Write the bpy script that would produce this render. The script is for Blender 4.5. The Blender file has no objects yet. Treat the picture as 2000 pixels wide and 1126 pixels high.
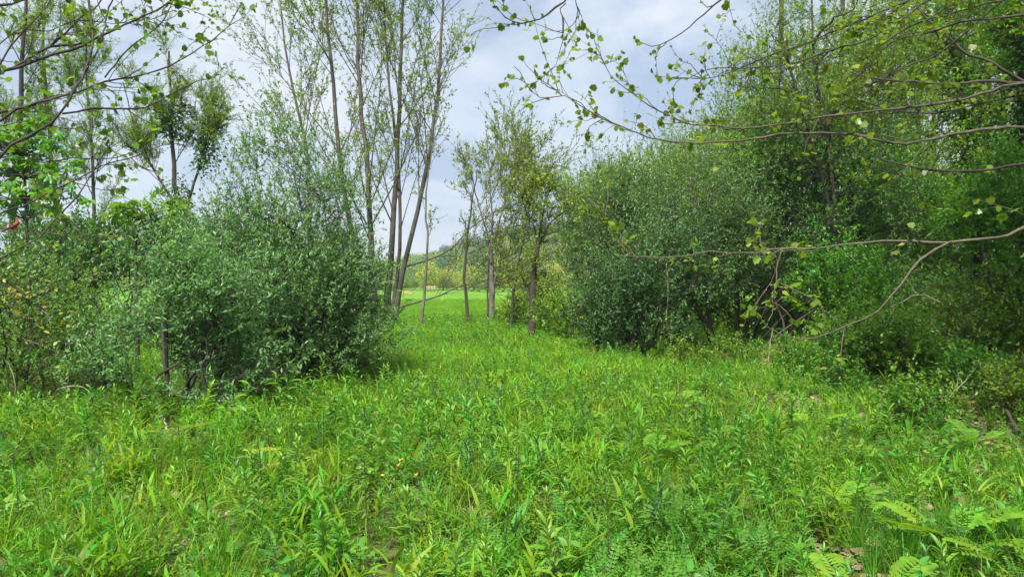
import bpy, math
import numpy as np
from mathutils import Matrix, Vector, Euler

rng = np.random.default_rng(11)
S = bpy.context.scene
COL = S.collection
F = 1483.0          # focal length in photo pixels (2000 wide)
HY = 550.0          # horizon row
EYE = 1.6

# ------------------------------------------------------------------ camera
cam = bpy.data.cameras.new('camera')
cam.sensor_width = 36.0
cam.lens = 36.0 * F / 2000.0
cam.shift_y = -(563.0 - HY) / 2000.0
cam.clip_end = 8000
cam.clip_start = 0.05
camo = bpy.data.objects.new('camera', cam)
camo.location = (0, 0, EYE)
camo.rotation_euler = (math.radians(90), 0, 0)
COL.objects.link(camo)
S.camera = camo

# ------------------------------------------------------------------ sky, sun, exposure
SUN_EL, SUN_AZ = 56.0, 200.0      # azimuth: compass-like, clockwise from +Y
w = bpy.data.worlds.new('World'); S.world = w; w.use_nodes = True
nt = w.node_tree; nt.nodes.clear()
def N(t, nt_=None, **kw):
    n = (nt_ or nt).nodes.new(t)
    for k, v in kw.items(): setattr(n, k, v)
    return n
out = N('ShaderNodeOutputWorld'); bg = N('ShaderNodeBackground'); bg.inputs[1].default_value = 0.085
sky = N('ShaderNodeTexSky', sky_type='NISHITA', sun_disc=False)
sky.sun_elevation = math.radians(SUN_EL); sky.sun_rotation = math.radians(SUN_AZ)
sky.air_density = 1.0; sky.dust_density = 1.5
tc = N('ShaderNodeTexCoord')
mp = N('ShaderNodeMapping'); mp.inputs['Scale'].default_value = (1.0, 1.0, 1.7); mp.inputs['Location'].default_value = (0.35, 0.2, 0.1)
n1 = N('ShaderNodeTexNoise'); n1.inputs['Scale'].default_value = 2.6; n1.inputs['Detail'].default_value = 9; n1.inputs['Roughness'].default_value = 0.56; n1.inputs['Distortion'].default_value = 0.35
n2 = N('ShaderNodeTexNoise'); n2.inputs['Scale'].default_value = 4.2; n2.inputs['Detail'].default_value = 7; n2.inputs['Roughness'].default_value = 0.6; n2.inputs['Distortion'].default_value = 0.25
r1 = N('ShaderNodeValToRGB')      # cover: how much thin cloud over the blue
r1.color_ramp.elements[0].position = 0.36; r1.color_ramp.elements[0].color = (0.62,)*3 + (1,)
r1.color_ramp.elements[1].position = 0.60; r1.color_ramp.elements[1].color = (1, 1, 1, 1)
r2 = N('ShaderNodeValToRGB')      # cloud body: grey bases to white tops
e = r2.color_ramp.elements
e[0].position = 0.40; e[0].color = (2.9, 3.6, 4.8, 1)
e[1].position = 0.59; e[1].color = (4.9, 5.3, 5.9, 1)
m_ = e.new(0.48); m_.color = (3.9, 4.5, 5.4, 1)
mx = N('ShaderNodeMixRGB')
L = nt.links.new
L(tc.outputs['Generated'], mp.inputs[0]); L(mp.outputs[0], n1.inputs['Vector']); L(mp.outputs[0], n2.inputs['Vector'])
L(n1.outputs[0], r1.inputs[0]); L(n2.outputs[0], r2.inputs[0])
L(r1.outputs[0], mx.inputs[0]); L(sky.outputs[0], mx.inputs[1]); L(r2.outputs[0], mx.inputs[2])
L(mx.outputs[0], bg.inputs[0]); L(bg.outputs[0], out.inputs[0])

sl = bpy.data.lights.new('sun', 'SUN'); sl.energy = 5.0; sl.angle = math.radians(8); sl.color = (1, 0.96, 0.88)
so = bpy.data.objects.new('sun', sl); COL.objects.link(so)
az, el = math.radians(SUN_AZ), math.radians(SUN_EL)
sd = Vector((math.sin(az) * math.cos(el), math.cos(az) * math.cos(el), math.sin(el)))
so.rotation_euler = sd.to_track_quat('Z', 'Y').to_euler()
so.location = (0, -10, 30)
S.view_settings.view_transform = 'Standard'
S.view_settings.look = 'None'
S.view_settings.gamma = 1.0
S.view_settings.exposure = 1.0
S.view_settings.use_curve_mapping = False
S.cycles.max_bounces = 9; S.cycles.diffuse_bounces = 6; S.cycles.glossy_bounces = 2
S.cycles.transmission_bounces = 4; S.cycles.sample_clamp_indirect = 4.0
S.cycles.use_denoising = True

# ------------------------------------------------------------------ helpers
def nrm(v):
    return v / np.maximum(np.linalg.norm(v, axis=-1, keepdims=True), 1e-9)
def snoise(p, s=1.0, seed=0):
    """cheap smooth noise in about -1..1 from sums of sines, p (...,k)"""
    r = np.random.default_rng(1000 + seed)
    o = 0
    for i in range(7):
        k = r.normal(size=p.shape[-1]) * s * (1 + 0.45 * i)
        o = o + np.sin(p @ k + r.uniform(0, 6.28)) / (1 + 0.35 * i)
    return o / 3.0
def ss(x, a, b):
    t = np.clip((x - a) / (b - a), 0, 1); return t * t * (3 - 2 * t)
def ground_z(x, y):
    x = np.asarray(x, float); y = np.asarray(y, float)
    p = np.stack(np.broadcast_arrays(x, y), -1)
    d = np.hypot(x, y)
    z = 0.05 * snoise(p, 0.45, 3) * (1 - ss(d, 40, 90))
    z = z + 0.75 * ss(x - 0.10 * y, 3.2, 10.0) * (1 - ss(y, 40, 60))
    z = z - 0.25 * ss(y, 27, 34) + 0.25 * ss(y, 60, 120)
    return z
def P(px, py, Y):
    return np.array([(px - 1000.0) / F * Y, Y, EYE - (py - HY) / F * Y])
def GX(px, Y):          # ground point under a picture column at a distance
    x = (px - 1000.0) / F * Y
    return np.array([x, Y, float(ground_z(x, Y))])

class Geo:
    def __init__(s): s.V = []; s.F = []; s.n = 0; s.M = []
    def add(s, V, faces, m=0):
        for f in faces:
            s.F.append(np.asarray(f) + s.n); s.M.append((len(f), m))
        s.V.append(V); s.n += len(V)
    def mesh(s, name, mats, smooth=False):
        me = bpy.data.meshes.new(name)
        V = np.concatenate(s.V).astype(np.float32) if s.V else np.zeros((0, 3), np.float32)
        me.vertices.add(len(V)); me.vertices.foreach_set('co', V.ravel())
        if s.F:
            li = np.concatenate([f.ravel() for f in s.F]).astype(np.int32)
            sz = np.concatenate([np.full(len(f), f.shape[1]) for f in s.F])
            st = np.concatenate([[0], np.cumsum(sz)[:-1]]).astype(np.int32)
            me.loops.add(len(li)); me.loops.foreach_set('vertex_index', li)
            me.polygons.add(len(sz)); me.polygons.foreach_set('loop_start', st)
            mi = np.concatenate([np.full(k, m) for k, m in s.M]).astype(np.int32)
            me.polygons.foreach_set('material_index', mi)
            if smooth: me.polygons.foreach_set('use_smooth', np.ones(len(sz), bool))
        for m in (mats if isinstance(mats, (list, tuple)) else [mats]): me.materials.append(m)
        me.update(calc_edges=True)
        return me

def frames(d, up):
    d = nrm(d); s = np.cross(up, d); bad = np.linalg.norm(s, axis=-1) < 1e-4
    s[bad] = [1, 0, 0]; s = nrm(s); n = np.cross(d, s); return d, s, n

def leaves(g, base, d, up, Ls, Ws, tmpl, m=0):
    """many copies of a leaf template; template x along, y across, z normal (in lengths)"""
    tv, tf = tmpl
    base = np.asarray(base, float); n = len(base)
    if n == 0: return
    d, s, nn = frames(np.asarray(d, float), np.asarray(up, float))
    Ls = np.broadcast_to(Ls, (n,)); Ws = np.broadcast_to(Ws, (n,))
    V = (base[:, None] + tv[None, :, 0:1] * Ls[:, None, None] * d[:, None]
         + tv[None, :, 1:2] * Ws[:, None, None] * s[:, None] + tv[None, :, 2:3] * Ls[:, None, None] * nn[:, None])
    k = len(tv); off = (np.arange(n) * k)[:, None, None]
    g.add(V.reshape(-1, 3), [(np.asarray(f)[None] + off).reshape(-1, len(f[0])) for f in tf], m)

def tubes(g, paths, radii, sides=3, m=0):
    paths = np.asarray(paths, float); radii = np.asarray(radii, float)
    n, p = paths.shape[:2]
    if n == 0: return
    t = np.gradient(paths, axis=1); t = nrm(t)
    ref = np.where(np.abs(t[..., 2:3]) > 0.9, np.array([1.0, 0.15, 0]), np.array([0.05, 0.1, 1.0]))
    ref = ref[:, :1].repeat(p, 1)
    a = nrm(np.cross(t, ref)); b = np.cross(t, a)
    an = np.arange(sides) * 2 * math.pi / sides
    V = paths[:, :, None] + radii[..., None, None] * (np.cos(an)[None, None, :, None] * a[:, :, None] + np.sin(an)[None, None, :, None] * b[:, :, None])
    i = np.arange(p - 1)[:, None]; j = np.arange(sides)[None]
    q = np.stack([i * sides + j, i * sides + (j + 1) % sides, (i + 1) * sides + (j + 1) % sides, (i + 1) * sides + j], -1).reshape(-1, 4)
    off = (np.arange(n) * p * sides)[:, None, None]
    g.add(V.reshape(-1, 3), [(q[None] + off).reshape(-1, 4)], m)

def smooth_path(pts, k):
    """resample a hand-placed polyline to k points along a Catmull-Rom curve"""
    pts = np.asarray(pts, float); n = len(pts)
    Q = np.vstack([2 * pts[0] - pts[1], pts, 2 * pts[-1] - pts[-2]])
    d = np.concatenate([[0], np.cumsum(np.linalg.norm(np.diff(pts, axis=0), axis=1))])
    s = np.linspace(0, d[-1], k); i = np.clip(np.searchsorted(d, s, 'right') - 1, 0, n - 2)
    t = ((s - d[i]) / (d[i + 1] - d[i]))[:, None]
    p0, p1, p2, p3 = Q[i], Q[i + 1], Q[i + 2], Q[i + 3]
    return 0.5 * (2 * p1 + (p2 - p0) * t + (2 * p0 - 5 * p1 + 4 * p2 - p3) * t ** 2 + (3 * p1 - p0 - 3 * p2 + p3) * t ** 3)

def grow(st, d, ln, p=4, wig=0.15, up=0.0):
    st = np.asarray(st, float); d = nrm(np.asarray(d, float)); ln = np.broadcast_to(ln, (len(st),))
    out = [st]
    for _ in range(p - 1):
        d = nrm(d + rng.normal(0, wig, d.shape) + np.array([0, 0, up]))
        out.append(out[-1] + d * (ln / (p - 1))[:, None])
    return np.stack(out, 1)
def taper(r0, r1, n, p):
    r0 = np.broadcast_to(r0, (n,)); r1 = np.broadcast_to(r1, (n,))
    t = np.linspace(0, 1, p)[None]
    return r0[:, None] * (1 - t) + r1[:, None] * t
def along(paths, t):
    """paths (N,P,3), t (N,K) in 0..1 -> points, tangents (N,K,3)"""
    p = paths.shape[1]; f = t * (p - 1); i = np.clip(f.astype(int), 0, p - 2); u = (f - i)[..., None]
    r = np.arange(len(paths))[:, None]
    a = paths[r, i]; b = paths[r, i + 1]
    return a * (1 - u) + b * u, nrm(b - a)
def spawn(paths, per, t0, t1, ang, ln, p=4, wig=0.15, up=0.05, fall=0.5, flat=None):
    n = len(paths); t = rng.uniform(t0, t1, (n, per)); t.sort(axis=1)
    pt, tg = along(paths, t)
    pt = pt.reshape(-1, 3); tg = tg.reshape(-1, 3); tt = t.reshape(-1)
    r = rng.normal(size=tg.shape); r = nrm(r - (r * tg).sum(-1, keepdims=True) * tg)
    a = np.radians(rng.uniform(ang[0], ang[1], len(pt)))[:, None]
    d = tg * np.cos(a) + r * np.sin(a)
    l = rng.uniform(ln[0], ln[1], len(pt)) * (1 - fall * tt)
    return grow(pt, d, l, p, wig, up), tt, l
def twig_leaves(g, tw, per, size, tmpl, m=0, t0=0.15, asp=0.35, spread=0.9, upb=0.8, fw=0.55, droop=0.0):
    n = len(tw); t = rng.uniform(t0, 1, (n, per)); pt, tg = along(tw, t)
    pt = pt.reshape(-1, 3); tg = tg.reshape(-1, 3); k = len(pt)
    d = nrm(tg * fw + rng.normal(0, spread, (k, 3)) + np.array([0, 0, -droop]))
    upv = nrm(np.array([0, 0, upb]) + rng.normal(0, 0.5, (k, 3)))
    ls = rng.uniform(size[0], size[1], k)
    leaves(g, pt, d, upv, ls, ls * asp, tmpl, m)

# leaf templates ----------------------------------------------------
def T(v, *f): return (np.array(v, float), [np.array(x) for x in f])
LANCE = T([(0, 0, 0), (.42, .5, .07), (1, 0, -.06), (.42, -.5, .07)], [(0, 2, 1), (0, 3, 2)])
OVAL = T([(0, 0, 0), (.28, .42, .05), (.7, .38, .03), (1, 0, -.08), (.7, -.38, .03), (.28, -.42, .05), (.5, 0, -.02)],
         [(0, 6, 1), (1, 6, 2), (2, 6, 3), (3, 6, 4), (4, 6, 5), (5, 6, 0)])
CURL = T([(0, 0, 0), (.3, .4, .09), (.3, 0, .04), (.3, -.4, .09), (.68, .36, .05), (.68, 0, 0), (.68, -.36, .05), (1, 0, -.16)],
         [(0, 2, 1), (0, 3, 2), (4, 5, 7), (5, 6, 7)], [(1, 2, 5, 4), (2, 3, 6, 5)])
_l = [(0, 0, 0), (.0, .30, .03), (.22, .52, -.02), (.38, .42, .03), (.66, .46, -.05), (.76, .24, .02), (1.0, .0, -.10),
      (.76, -.24, .02), (.66, -.46, -.05), (.38, -.42, .03), (.22, -.52, -.02), (.0, -.30, .03), (.40, 0, -.02)]
LOBED = T(_l, [(i, 12, i + 1) for i in range(0, 11)] + [(11, 12, 0)])
def compound_palm():
    V = []; Fa = []
    for a, l in ((-78, .62), (-40, .88), (0, 1.0), (40, .88), (78, .62)):
        c, s = math.cos(math.radians(a)), math.sin(math.radians(a)); o = len(V)
        for (x, y, z) in ((0.03, 0, 0), (.45, .13, .02), (.75, .14, -.06), (1, 0, -.22), (.75, -.14, -.06), (.45, -.13, .02), (.6, 0, -.06)):
            x *= l; V.append((x * c - y * s, x * s + y * c, z * l))
        Fa += [(o, o + 6, o + 1), (o + 1, o + 6, o + 2), (o + 2, o + 6, o + 3), (o + 3, o + 6, o + 4), (o + 4, o + 6, o + 5), (o + 5, o + 6, o)]
    return T(V, Fa)
PALM = compound_palm()
def pinnate(pairs, ll, lw, droop=0.25, taperd=True, ang=62, lobed=False):
    V = []; Fa = []
    for i in range(pairs + 1):
        t = 0.18 + 0.82 * i / pairs; z = -droop * t * t
        k = (math.sin(math.pi * min(1, 0.12 + 0.88 * (1 - t) ** .8)) ** .6 if taperd else 1.0)
        for sgn in ((1, -1) if i < pairs else (0,)):
            a = math.radians(ang * sgn); c, s = math.cos(a), math.sin(a); o = len(V)
            pr_ = ((0, 0, 0), (.4, .5, .04), (1, 0, -.08), (.4, -.5, .04)) if not lobed else ((.5, 0, .02), (0, .3, 0), (.25, .52, .03), (.38, .40, .0), (.55, .55, -.02), (.68, .36, -.03), (.84, .36, -.07), (1, 0, -.13), (.84, -.36, -.07), (.68, -.36, -.03), (.55, -.55, -.02), (.38, -.40, .0), (.25, -.52, .03), (0, -.3, 0))
            for (x, y, zz) in pr_:
                x *= ll * k; y *= lw * k
                V.append((t + x * c - y * s, x * s + y * c, z + zz * ll + .04 * math.sin(i * 2.1 + sgn) * x))
            Fa += [(o, o + 2, o + 1), (o, o + 3, o + 2)] if not lobed else [(o, o + j + 1, o + j) for j in range(1, 13)]
    o = len(V)   # rachis
    V += [(0, .012, 0), (0, -.012, 0), (.5, .009, -droop * .25 + .004), (.5, -.009, -droop * .25 + .004), (1, 0, -droop)]
    Fa += [(o, o + 1, o + 3), (o, o + 3, o + 2), (o + 2, o + 3, o + 4)]
    return T(V, Fa)
FROND = pinnate(9, .40, .13, .28, True, 64, True)
VETCH = pinnate(8, .17, .08, .22, False, 75)
AILAN = pinnate(5, .34, .13, .30, False, 60)

def ribbons(g, base, d, ln, wd, seg=4, bend=0.25, m=0, prof=None):
    """curved blades that bend over; d start directions"""
    base = np.asarray(base, float); d = nrm(np.asarray(d, float)); n = len(base)
    ln = np.broadcast_to(ln, (n,)); wd = np.broadcast_to(wd, (n,)); bend = np.broadcast_to(bend, (n,))
    s = np.cross(d, [0, 0, 1.0]); s = nrm(s + rng.normal(0, .25, s.shape))
    prof = prof or [0.55, 1.0, 0.9, 0.55]
    p = base; V = []
    for i in range(seg):
        wv = (wd * prof[min(i, len(prof) - 1)] / 2)[:, None]
        V += [p - s * wv, p + s * wv]
        p = p + d * (ln / seg)[:, None]
        d = nrm(d + np.array([0, 0, -1.0]) * bend[:, None])
    V.append(p)
    V = np.stack(V, 1); k = 2 * seg + 1
    q = np.array([(2 * i, 2 * i + 1, 2 * i + 3, 2 * i + 2) for i in range(seg - 1)]); off = (np.arange(n) * k)[:, None, None]
    tri = np.array([(2 * seg - 2, 2 * seg - 1, 2 * seg)])
    g.add(V.reshape(-1, 3), [(q[None] + off).reshape(-1, 4), (tri[None] + off).reshape(-1, 3)], m)

# ------------------------------------------------------------------ materials
def leafmat(name, col, hv=0.05, vv=0.5, trans=0.4, rough=0.42, under=None, patch=0.0, patchcol=None, spec=0.5, tcol=None):
    m = bpy.data.materials.new(name); m.use_nodes = True; t = m.node_tree; t.nodes.clear(); l = t.links.new
    o = N('ShaderNodeOutputMaterial', t); pr = N('ShaderNodeBsdfPrincipled', t); tr = N('ShaderNodeBsdfTranslucent', t); mi = N('ShaderNodeMixShader', t)
    geo = N('ShaderNodeNewGeometry', t); oi = N('ShaderNodeObjectInfo', t); hs = N('ShaderNodeHueSaturation', t)
    def math_(op, a, b, c=None):
        n = N('ShaderNodeMath', t, operation=op)
        for i, x in enumerate((a, b, c)):
            if x is None: continue
            if isinstance(x, (int, float)): n.inputs[i].default_value = x
            else: l(x, n.inputs[i])
        return n.outputs[0]
    r = geo.outputs['Random Per Island']; r2 = math_('FRACT', math_('MULTIPLY', r, 17.31), 0); ro = oi.outputs['Random']
    ns = N('ShaderNodeTexNoise', t); ns.inputs['Scale'].default_value = 0.45; ns.inputs['Detail'].default_value = 3; l(geo.outputs['Position'], ns.inputs['Vector'])
    hue = math_('ADD', math_('MULTIPLY_ADD', r, hv, 0.5 - hv / 2), math_('MULTIPLY_ADD', ro, hv, -hv / 2))
    val = math_('ADD', math_('MULTIPLY_ADD', r2, vv, 1 - vv / 2), math_('MULTIPLY_ADD', ns.outputs[0], 0.9, -0.45))
    rgb = N('ShaderNodeRGB', t); rgb.outputs[0].default_value = (*col, 1); csrc = rgb.outputs[0]
    if patchcol:
        mr = N('ShaderNodeMapRange', t); l(ns.outputs[0], mr.inputs[0]); mr.inputs[1].default_value = .45; mr.inputs[2].default_value = .68; mr.inputs[4].default_value = patch
        mm = N('ShaderNodeMixRGB', t); l(mr.outputs[0], mm.inputs[0]); l(csrc, mm.inputs[1]); mm.inputs[2].default_value = (*patchcol, 1); csrc = mm.outputs[0]
    l(hue, hs.inputs['Hue']); l(val, hs.inputs['Value']); l(csrc, hs.inputs['Color'])
    c = hs.outputs[0]
    if under:
        mu = N('ShaderNodeMixRGB', t); l(geo.outputs['Backfacing'], mu.inputs[0]); l(c, mu.inputs[1]); mu.inputs[2].default_value = (*under, 1); c2 = mu.outputs[0]
    else: c2 = c
    l(c2, pr.inputs['Base Color']); pr.inputs['Roughness'].default_value = rough; pr.inputs['Specular IOR Level'].default_value = spec
    mt = N('ShaderNodeMixRGB', t, blend_type='MULTIPLY'); mt.inputs[0].default_value = 1; l(c, mt.inputs[1]); mt.inputs[2].default_value = (*(tcol or (1.35, 1.25, 0.45)), 1)
    l(mt.outputs[0], tr.inputs[0]); mi.inputs[0].default_value = trans
    l(pr.outputs[0], mi.inputs[1]); l(tr.outputs[0], mi.inputs[2]); l(mi.outputs[0], o.inputs[0])
    return m
def barkmat(name, c1, c2, scale=14, stretch=0.2, rough=0.9, bump=0.6):
    m = bpy.data.materials.new(name); m.use_nodes = True; t = m.node_tree; l = t.links.new
    pr = t.nodes['Principled BSDF']; tcn = N('ShaderNodeTexCoord', t); mp_ = N('ShaderNodeMapping', t); mp_.inputs['Scale'].default_value = (1, 1, stretch)
    ns = N('ShaderNodeTexNoise', t); ns.inputs['Scale'].default_value = scale; ns.inputs['Detail'].default_value = 7; ns.inputs['Roughness'].default_value = .65
    n3 = N('ShaderNodeTexNoise', t); n3.inputs['Scale'].default_value = scale * .22; n3.inputs['Detail'].default_value = 3
    cr = N('ShaderNodeValToRGB', t); cr.color_ramp.elements[0].position = .36; cr.color_ramp.elements[1].position = .66
    cr.color_ramp.elements[0].color = (*c1, 1); cr.color_ramp.elements[1].color = (*c2, 1)
    ad = N('ShaderNodeMixRGB', t); ad.inputs[0].default_value = .4
    l(tcn.outputs['Object'], mp_.inputs[0]); l(mp_.outputs[0], ns.inputs['Vector']); l(tcn.outputs['Object'], n3.inputs['Vector'])
    l(ns.outputs[0], ad.inputs[1]); l(n3.outputs[0], ad.inputs[2]); l(ad.outputs[0], cr.inputs[0]); l(cr.outputs[0], pr.inputs['Base Color'])
    bp = N('ShaderNodeBump', t); bp.inputs['Strength'].default_value = bump; bp.inputs['Distance'].default_value = .02; l(ns.outputs[0], bp.inputs['Height']); l(bp.outputs[0], pr.inputs['Normal'])
    pr.inputs['Roughness'].default_value = rough
    return m
def plain(name, col, rough=0.7, var=0.25, scale=6.0):
    m = bpy.data.materials.new(name); m.use_nodes = True; t = m.node_tree; l = t.links.new; pr = t.nodes['Principled BSDF']
    ns = N('ShaderNodeTexNoise', t); ns.inputs['Scale'].default_value = scale; ns.inputs['Detail'].default_value = 5
    tcn = N('ShaderNodeTexCoord', t); l(tcn.outputs['Object'], ns.inputs['Vector'])
    cr = N('ShaderNodeValToRGB', t); cr.color_ramp.elements[0].position = .3; cr.color_ramp.elements[1].position = .7
    cr.color_ramp.elements[0].color = (*[c * (1 - var) for c in col], 1); cr.color_ramp.elements[1].color = (*[min(1, c * (1 + var)) for c in col], 1)
    l(ns.outputs[0], cr.inputs[0]); l(cr.outputs[0], pr.inputs['Base Color']); pr.inputs['Roughness'].default_value = rough
    return m

M = {}
M['bark_grey'] = barkmat('bark_grey', (.045, .038, .030), (.20, .175, .145), 16)
M['bark_dark'] = barkmat('bark_dark', (.018, .014, .011), (.07, .057, .045), 18)
M['bark_brown'] = barkmat('bark_brown', (.06, .04, .025), (.22, .165, .11), 20)
M['bark_mid'] = barkmat('bark_mid', (.025, .021, .013), (.115, .098, .06), 40, 1, .8, .5)
M['bark_stem'] = barkmat('bark_stem', (.035, .03, .024), (.13, .11, .09), 16)
M['bark_smooth'] = barkmat('bark_smooth', (.045, .038, .022), (.14, .115, .07), 40, 1.0, .75, .5)
M['bark_twig'] = barkmat('bark_twig', (.055, .04, .03), (.13, .10, .075), 30, 1, .8, .1)
M['dead_wood'] = barkmat('dead_wood', (.16, .12, .09), (.42, .36, .28), 22, .3, .9, .5)
G_OLIVE = M['olive'] = leafmat('leaf_olive', (.078, .190, .055), .03, .6, .34, .5, under=(.13, .25, .12), spec=.35, tcol=(1.3, 1.5, .45))
M['olive_pale'] = leafmat('leaf_olive_pale', (.150, .280, .090), .04, .6, .38, .42, under=(.17, .29, .14), spec=.35, tcol=(1.3, 1.5, .5))
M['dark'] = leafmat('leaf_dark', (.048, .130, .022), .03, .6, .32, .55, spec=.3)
M['mid'] = leafmat('leaf_mid', (.080, .220, .022), .05, .6, .42, .45)
M['bright'] = leafmat('leaf_bright', (.150, .305, .020), .05, .5, .48, .45)
M['yellow'] = leafmat('leaf_yellow_green', (.22, .34, .025), .03, .5, .5, .5)
M['spring'] = leafmat('leaf_spring', (.19, .31, .035), .03, .5, .6, .45)
M['near'] = leafmat('leaf_near', (.135, .245, .022), .04, .5, .55, .4)
M['near_pale'] = leafmat('leaf_near_pale', (.30, .42, .06), .05, .4, .5, .45)
M['orange'] = leafmat('leaf_orange', (.34, .25, .05), .07, .6, .4, .5, tcol=(1.2, 1, .5))
M['golden'] = leafmat('leaf_goldenrod', (.115, .285, .025), .035, .5, .42, .42, patch=.75, patchcol=(.17, .35, .022))
M['grass'] = leafmat('leaf_grass', (.150, .330, .018), .06, .6, .5, .5, spec=.3, patch=.7, patchcol=(.18, .37, .025))
M['finegrass'] = leafmat('leaf_fine_grass', (.070, .220, .018), .04, .5, .42, .45)
M['herb'] = leafmat('leaf_herb', (.120, .280, .020), .05, .5, .42, .45)
M['fern'] = leafmat('leaf_fern', (.16, .350, .020), .03, .35, .5, .5)
M['vetch'] = leafmat('leaf_vetch', (.085, .235, .024), .03, .4, .42, .6, spec=.25)
M['stem'] = plain('green_stem', (.09, .14, .04), .6)
M['darkstem'] = plain('dark_stem', (.035, .030, .018), .7)
M['litter'] = leafmat('leaf_litter', (.215, .165, .09), .03, .9, .15, .8, tcol=(1, .8, .6))
M['petal'] = plain('petal_yellow', (.85, .50, .01), .5, .1)
M['far1'] = leafmat('leaf_far', (.13, .24, .055), .05, .7, .35, .6)
M['far2'] = leafmat('leaf_far_yellow', (.30, .37, .05), .04, .6, .4, .6)
M['far3'] = leafmat('leaf_far_dark', (.055, .12, .06), .03, .6, .25, .6)

def tag(o, label=None, cat=None, group=None, kind=None):
    if label: o['label'] = label
    if cat: o['category'] = cat
    if group: o['group'] = group
    if kind: o['kind'] = kind
    return o
def empty(name, loc=(0, 0, 0)):
    o = bpy.data.objects.new(name, None); o.empty_display_size = .2; COL.objects.link(o); o.location = loc; return o
def link(name, me, parent=None, loc=None, kind=None):
    o = bpy.data.objects.new(name, me); COL.objects.link(o)
    if parent is not None:
        o.parent = parent
        if loc is None: o.location = -Vector(parent.location) if parent.type == 'EMPTY' and parent.parent is None else (0, 0, 0)
    if loc is not None: o.location = loc
    if kind: o['kind'] = kind
    return o
# every part mesh of a thing is written in world coordinates and shifted back by the thing's base, so origins sit at bases

# ------------------------------------------------------------------ ground
def make_ground():
    ys = np.concatenate([np.linspace(-12, 36, 160), np.geomspace(37, 3000, 60)])
    xs = np.concatenate([-np.geomspace(2000, 31, 24), np.linspace(-30, 30, 160), np.geomspace(31, 2000, 24)])
    X, Y = np.meshgrid(xs, ys); Z = ground_z(X, Y)
    V = np.stack([X, Y, Z], -1).reshape(-1, 3); nx, ny = len(xs), len(ys)
    i = np.arange(ny - 1)[:, None] * nx + np.arange(nx - 1)[None]
    q = np.stack([i, i + 1, i + nx + 1, i + nx], -1).reshape(-1, 4)
    m = bpy.data.materials.new('ground'); m.use_nodes = True; t = m.node_tree; l = t.links.new; pr = t.nodes['Principled BSDF']
    geo = N('ShaderNodeNewGeometry', t); sep = N('ShaderNodeSeparateXYZ', t); l(geo.outputs['Position'], sep.inputs[0])
    n_a = N('ShaderNodeTexNoise', t); n_a.inputs['Scale'].default_value = 9; n_a.inputs['Detail'].default_value = 8; l(geo.outputs['Position'], n_a.inputs['Vector'])
    n_b = N('ShaderNodeTexNoise', t); n_b.inputs['Scale'].default_value = .12; n_b.inputs['Detail'].default_value = 6; n_b.inputs['Roughness'].default_value = .7; l(geo.outputs['Position'], n_b.inputs['Vector'])
    c1 = N('ShaderNodeValToRGB', t); e = c1.color_ramp.elements; e[0].position = .35; e[0].color = (.035, .028, .014, 1); e[1].position = .7; e[1].color = (.17, .12, .065, 1); k = e.new(.5); k.color = (.055, .075, .02, 1)
    c2 = N('ShaderNodeValToRGB', t); e = c2.color_ramp.elements; e[0].position = .35; e[0].color = (.065, .175, .014, 1); e[1].position = .68; e[1].color = (.14, .275, .022, 1)
    mr = N('ShaderNodeMapRange', t); mr.inputs[1].default_value = 29; mr.inputs[2].default_value = 36; l(sep.outputs[1], mr.inputs[0])
    mm = N('ShaderNodeMixRGB', t); l(mr.outputs[0], mm.inputs[0]); l(n_a.outputs[0], c1.inputs[0]); l(n_b.outputs[0], c2.inputs[0]); l(c1.outputs[0], mm.inputs[1]); l(c2.outputs[0], mm.inputs[2])
    l(mm.outputs[0], pr.inputs['Base Color']); pr.inputs['Roughness'].default_value = .95; pr.inputs['Specular IOR Level'].default_value = .1
    bp = N('ShaderNodeBump', t); bp.inputs['Strength'].default_value = .8; bp.inputs['Distance'].default_value = .05; l(n_a.outputs[0], bp.inputs['Height']); l(bp.outputs[0], pr.inputs['Normal'])
    g = Geo(); g.add(V, [q]); o = link('ground', g.mesh('ground', m, True)); tag(o, kind='structure')
make_ground()

def hill_z(x, y):
    r = np.exp(-((x - 22) / 66) ** 2) * 24 + np.exp(-((x - 160) / 90) ** 2) * 17 + np.exp(-((x + 300) / 130) ** 2) * 5
    z = r * ss(y, 215, 400) * (1 - 0.35 * ss(y, 520, 900))
    return z + 1.2 * snoise(np.stack(np.broadcast_arrays(x, y), -1), .015, 5) * ss(y, 240, 300) - .4
def make_hill():
    xs = np.linspace(-700, 800, 90); ys = np.linspace(205, 1000, 50); X, Y = np.meshgrid(xs, ys); Z = hill_z(X, Y)
    V = np.stack([X, Y, Z], -1).reshape(-1, 3); nx = len(xs)
    i = np.arange(len(ys) - 1)[:, None] * nx + np.arange(nx - 1)[None]
    g = Geo(); g.add(V, [np.stack([i, i + 1, i + nx + 1, i + nx], -1).reshape(-1, 4)])
    tag(link('hill', g.mesh('hill', plain('hill_ground', (.05, .09, .03), .95, .4, .05), True)), kind='structure')
make_hill()

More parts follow.
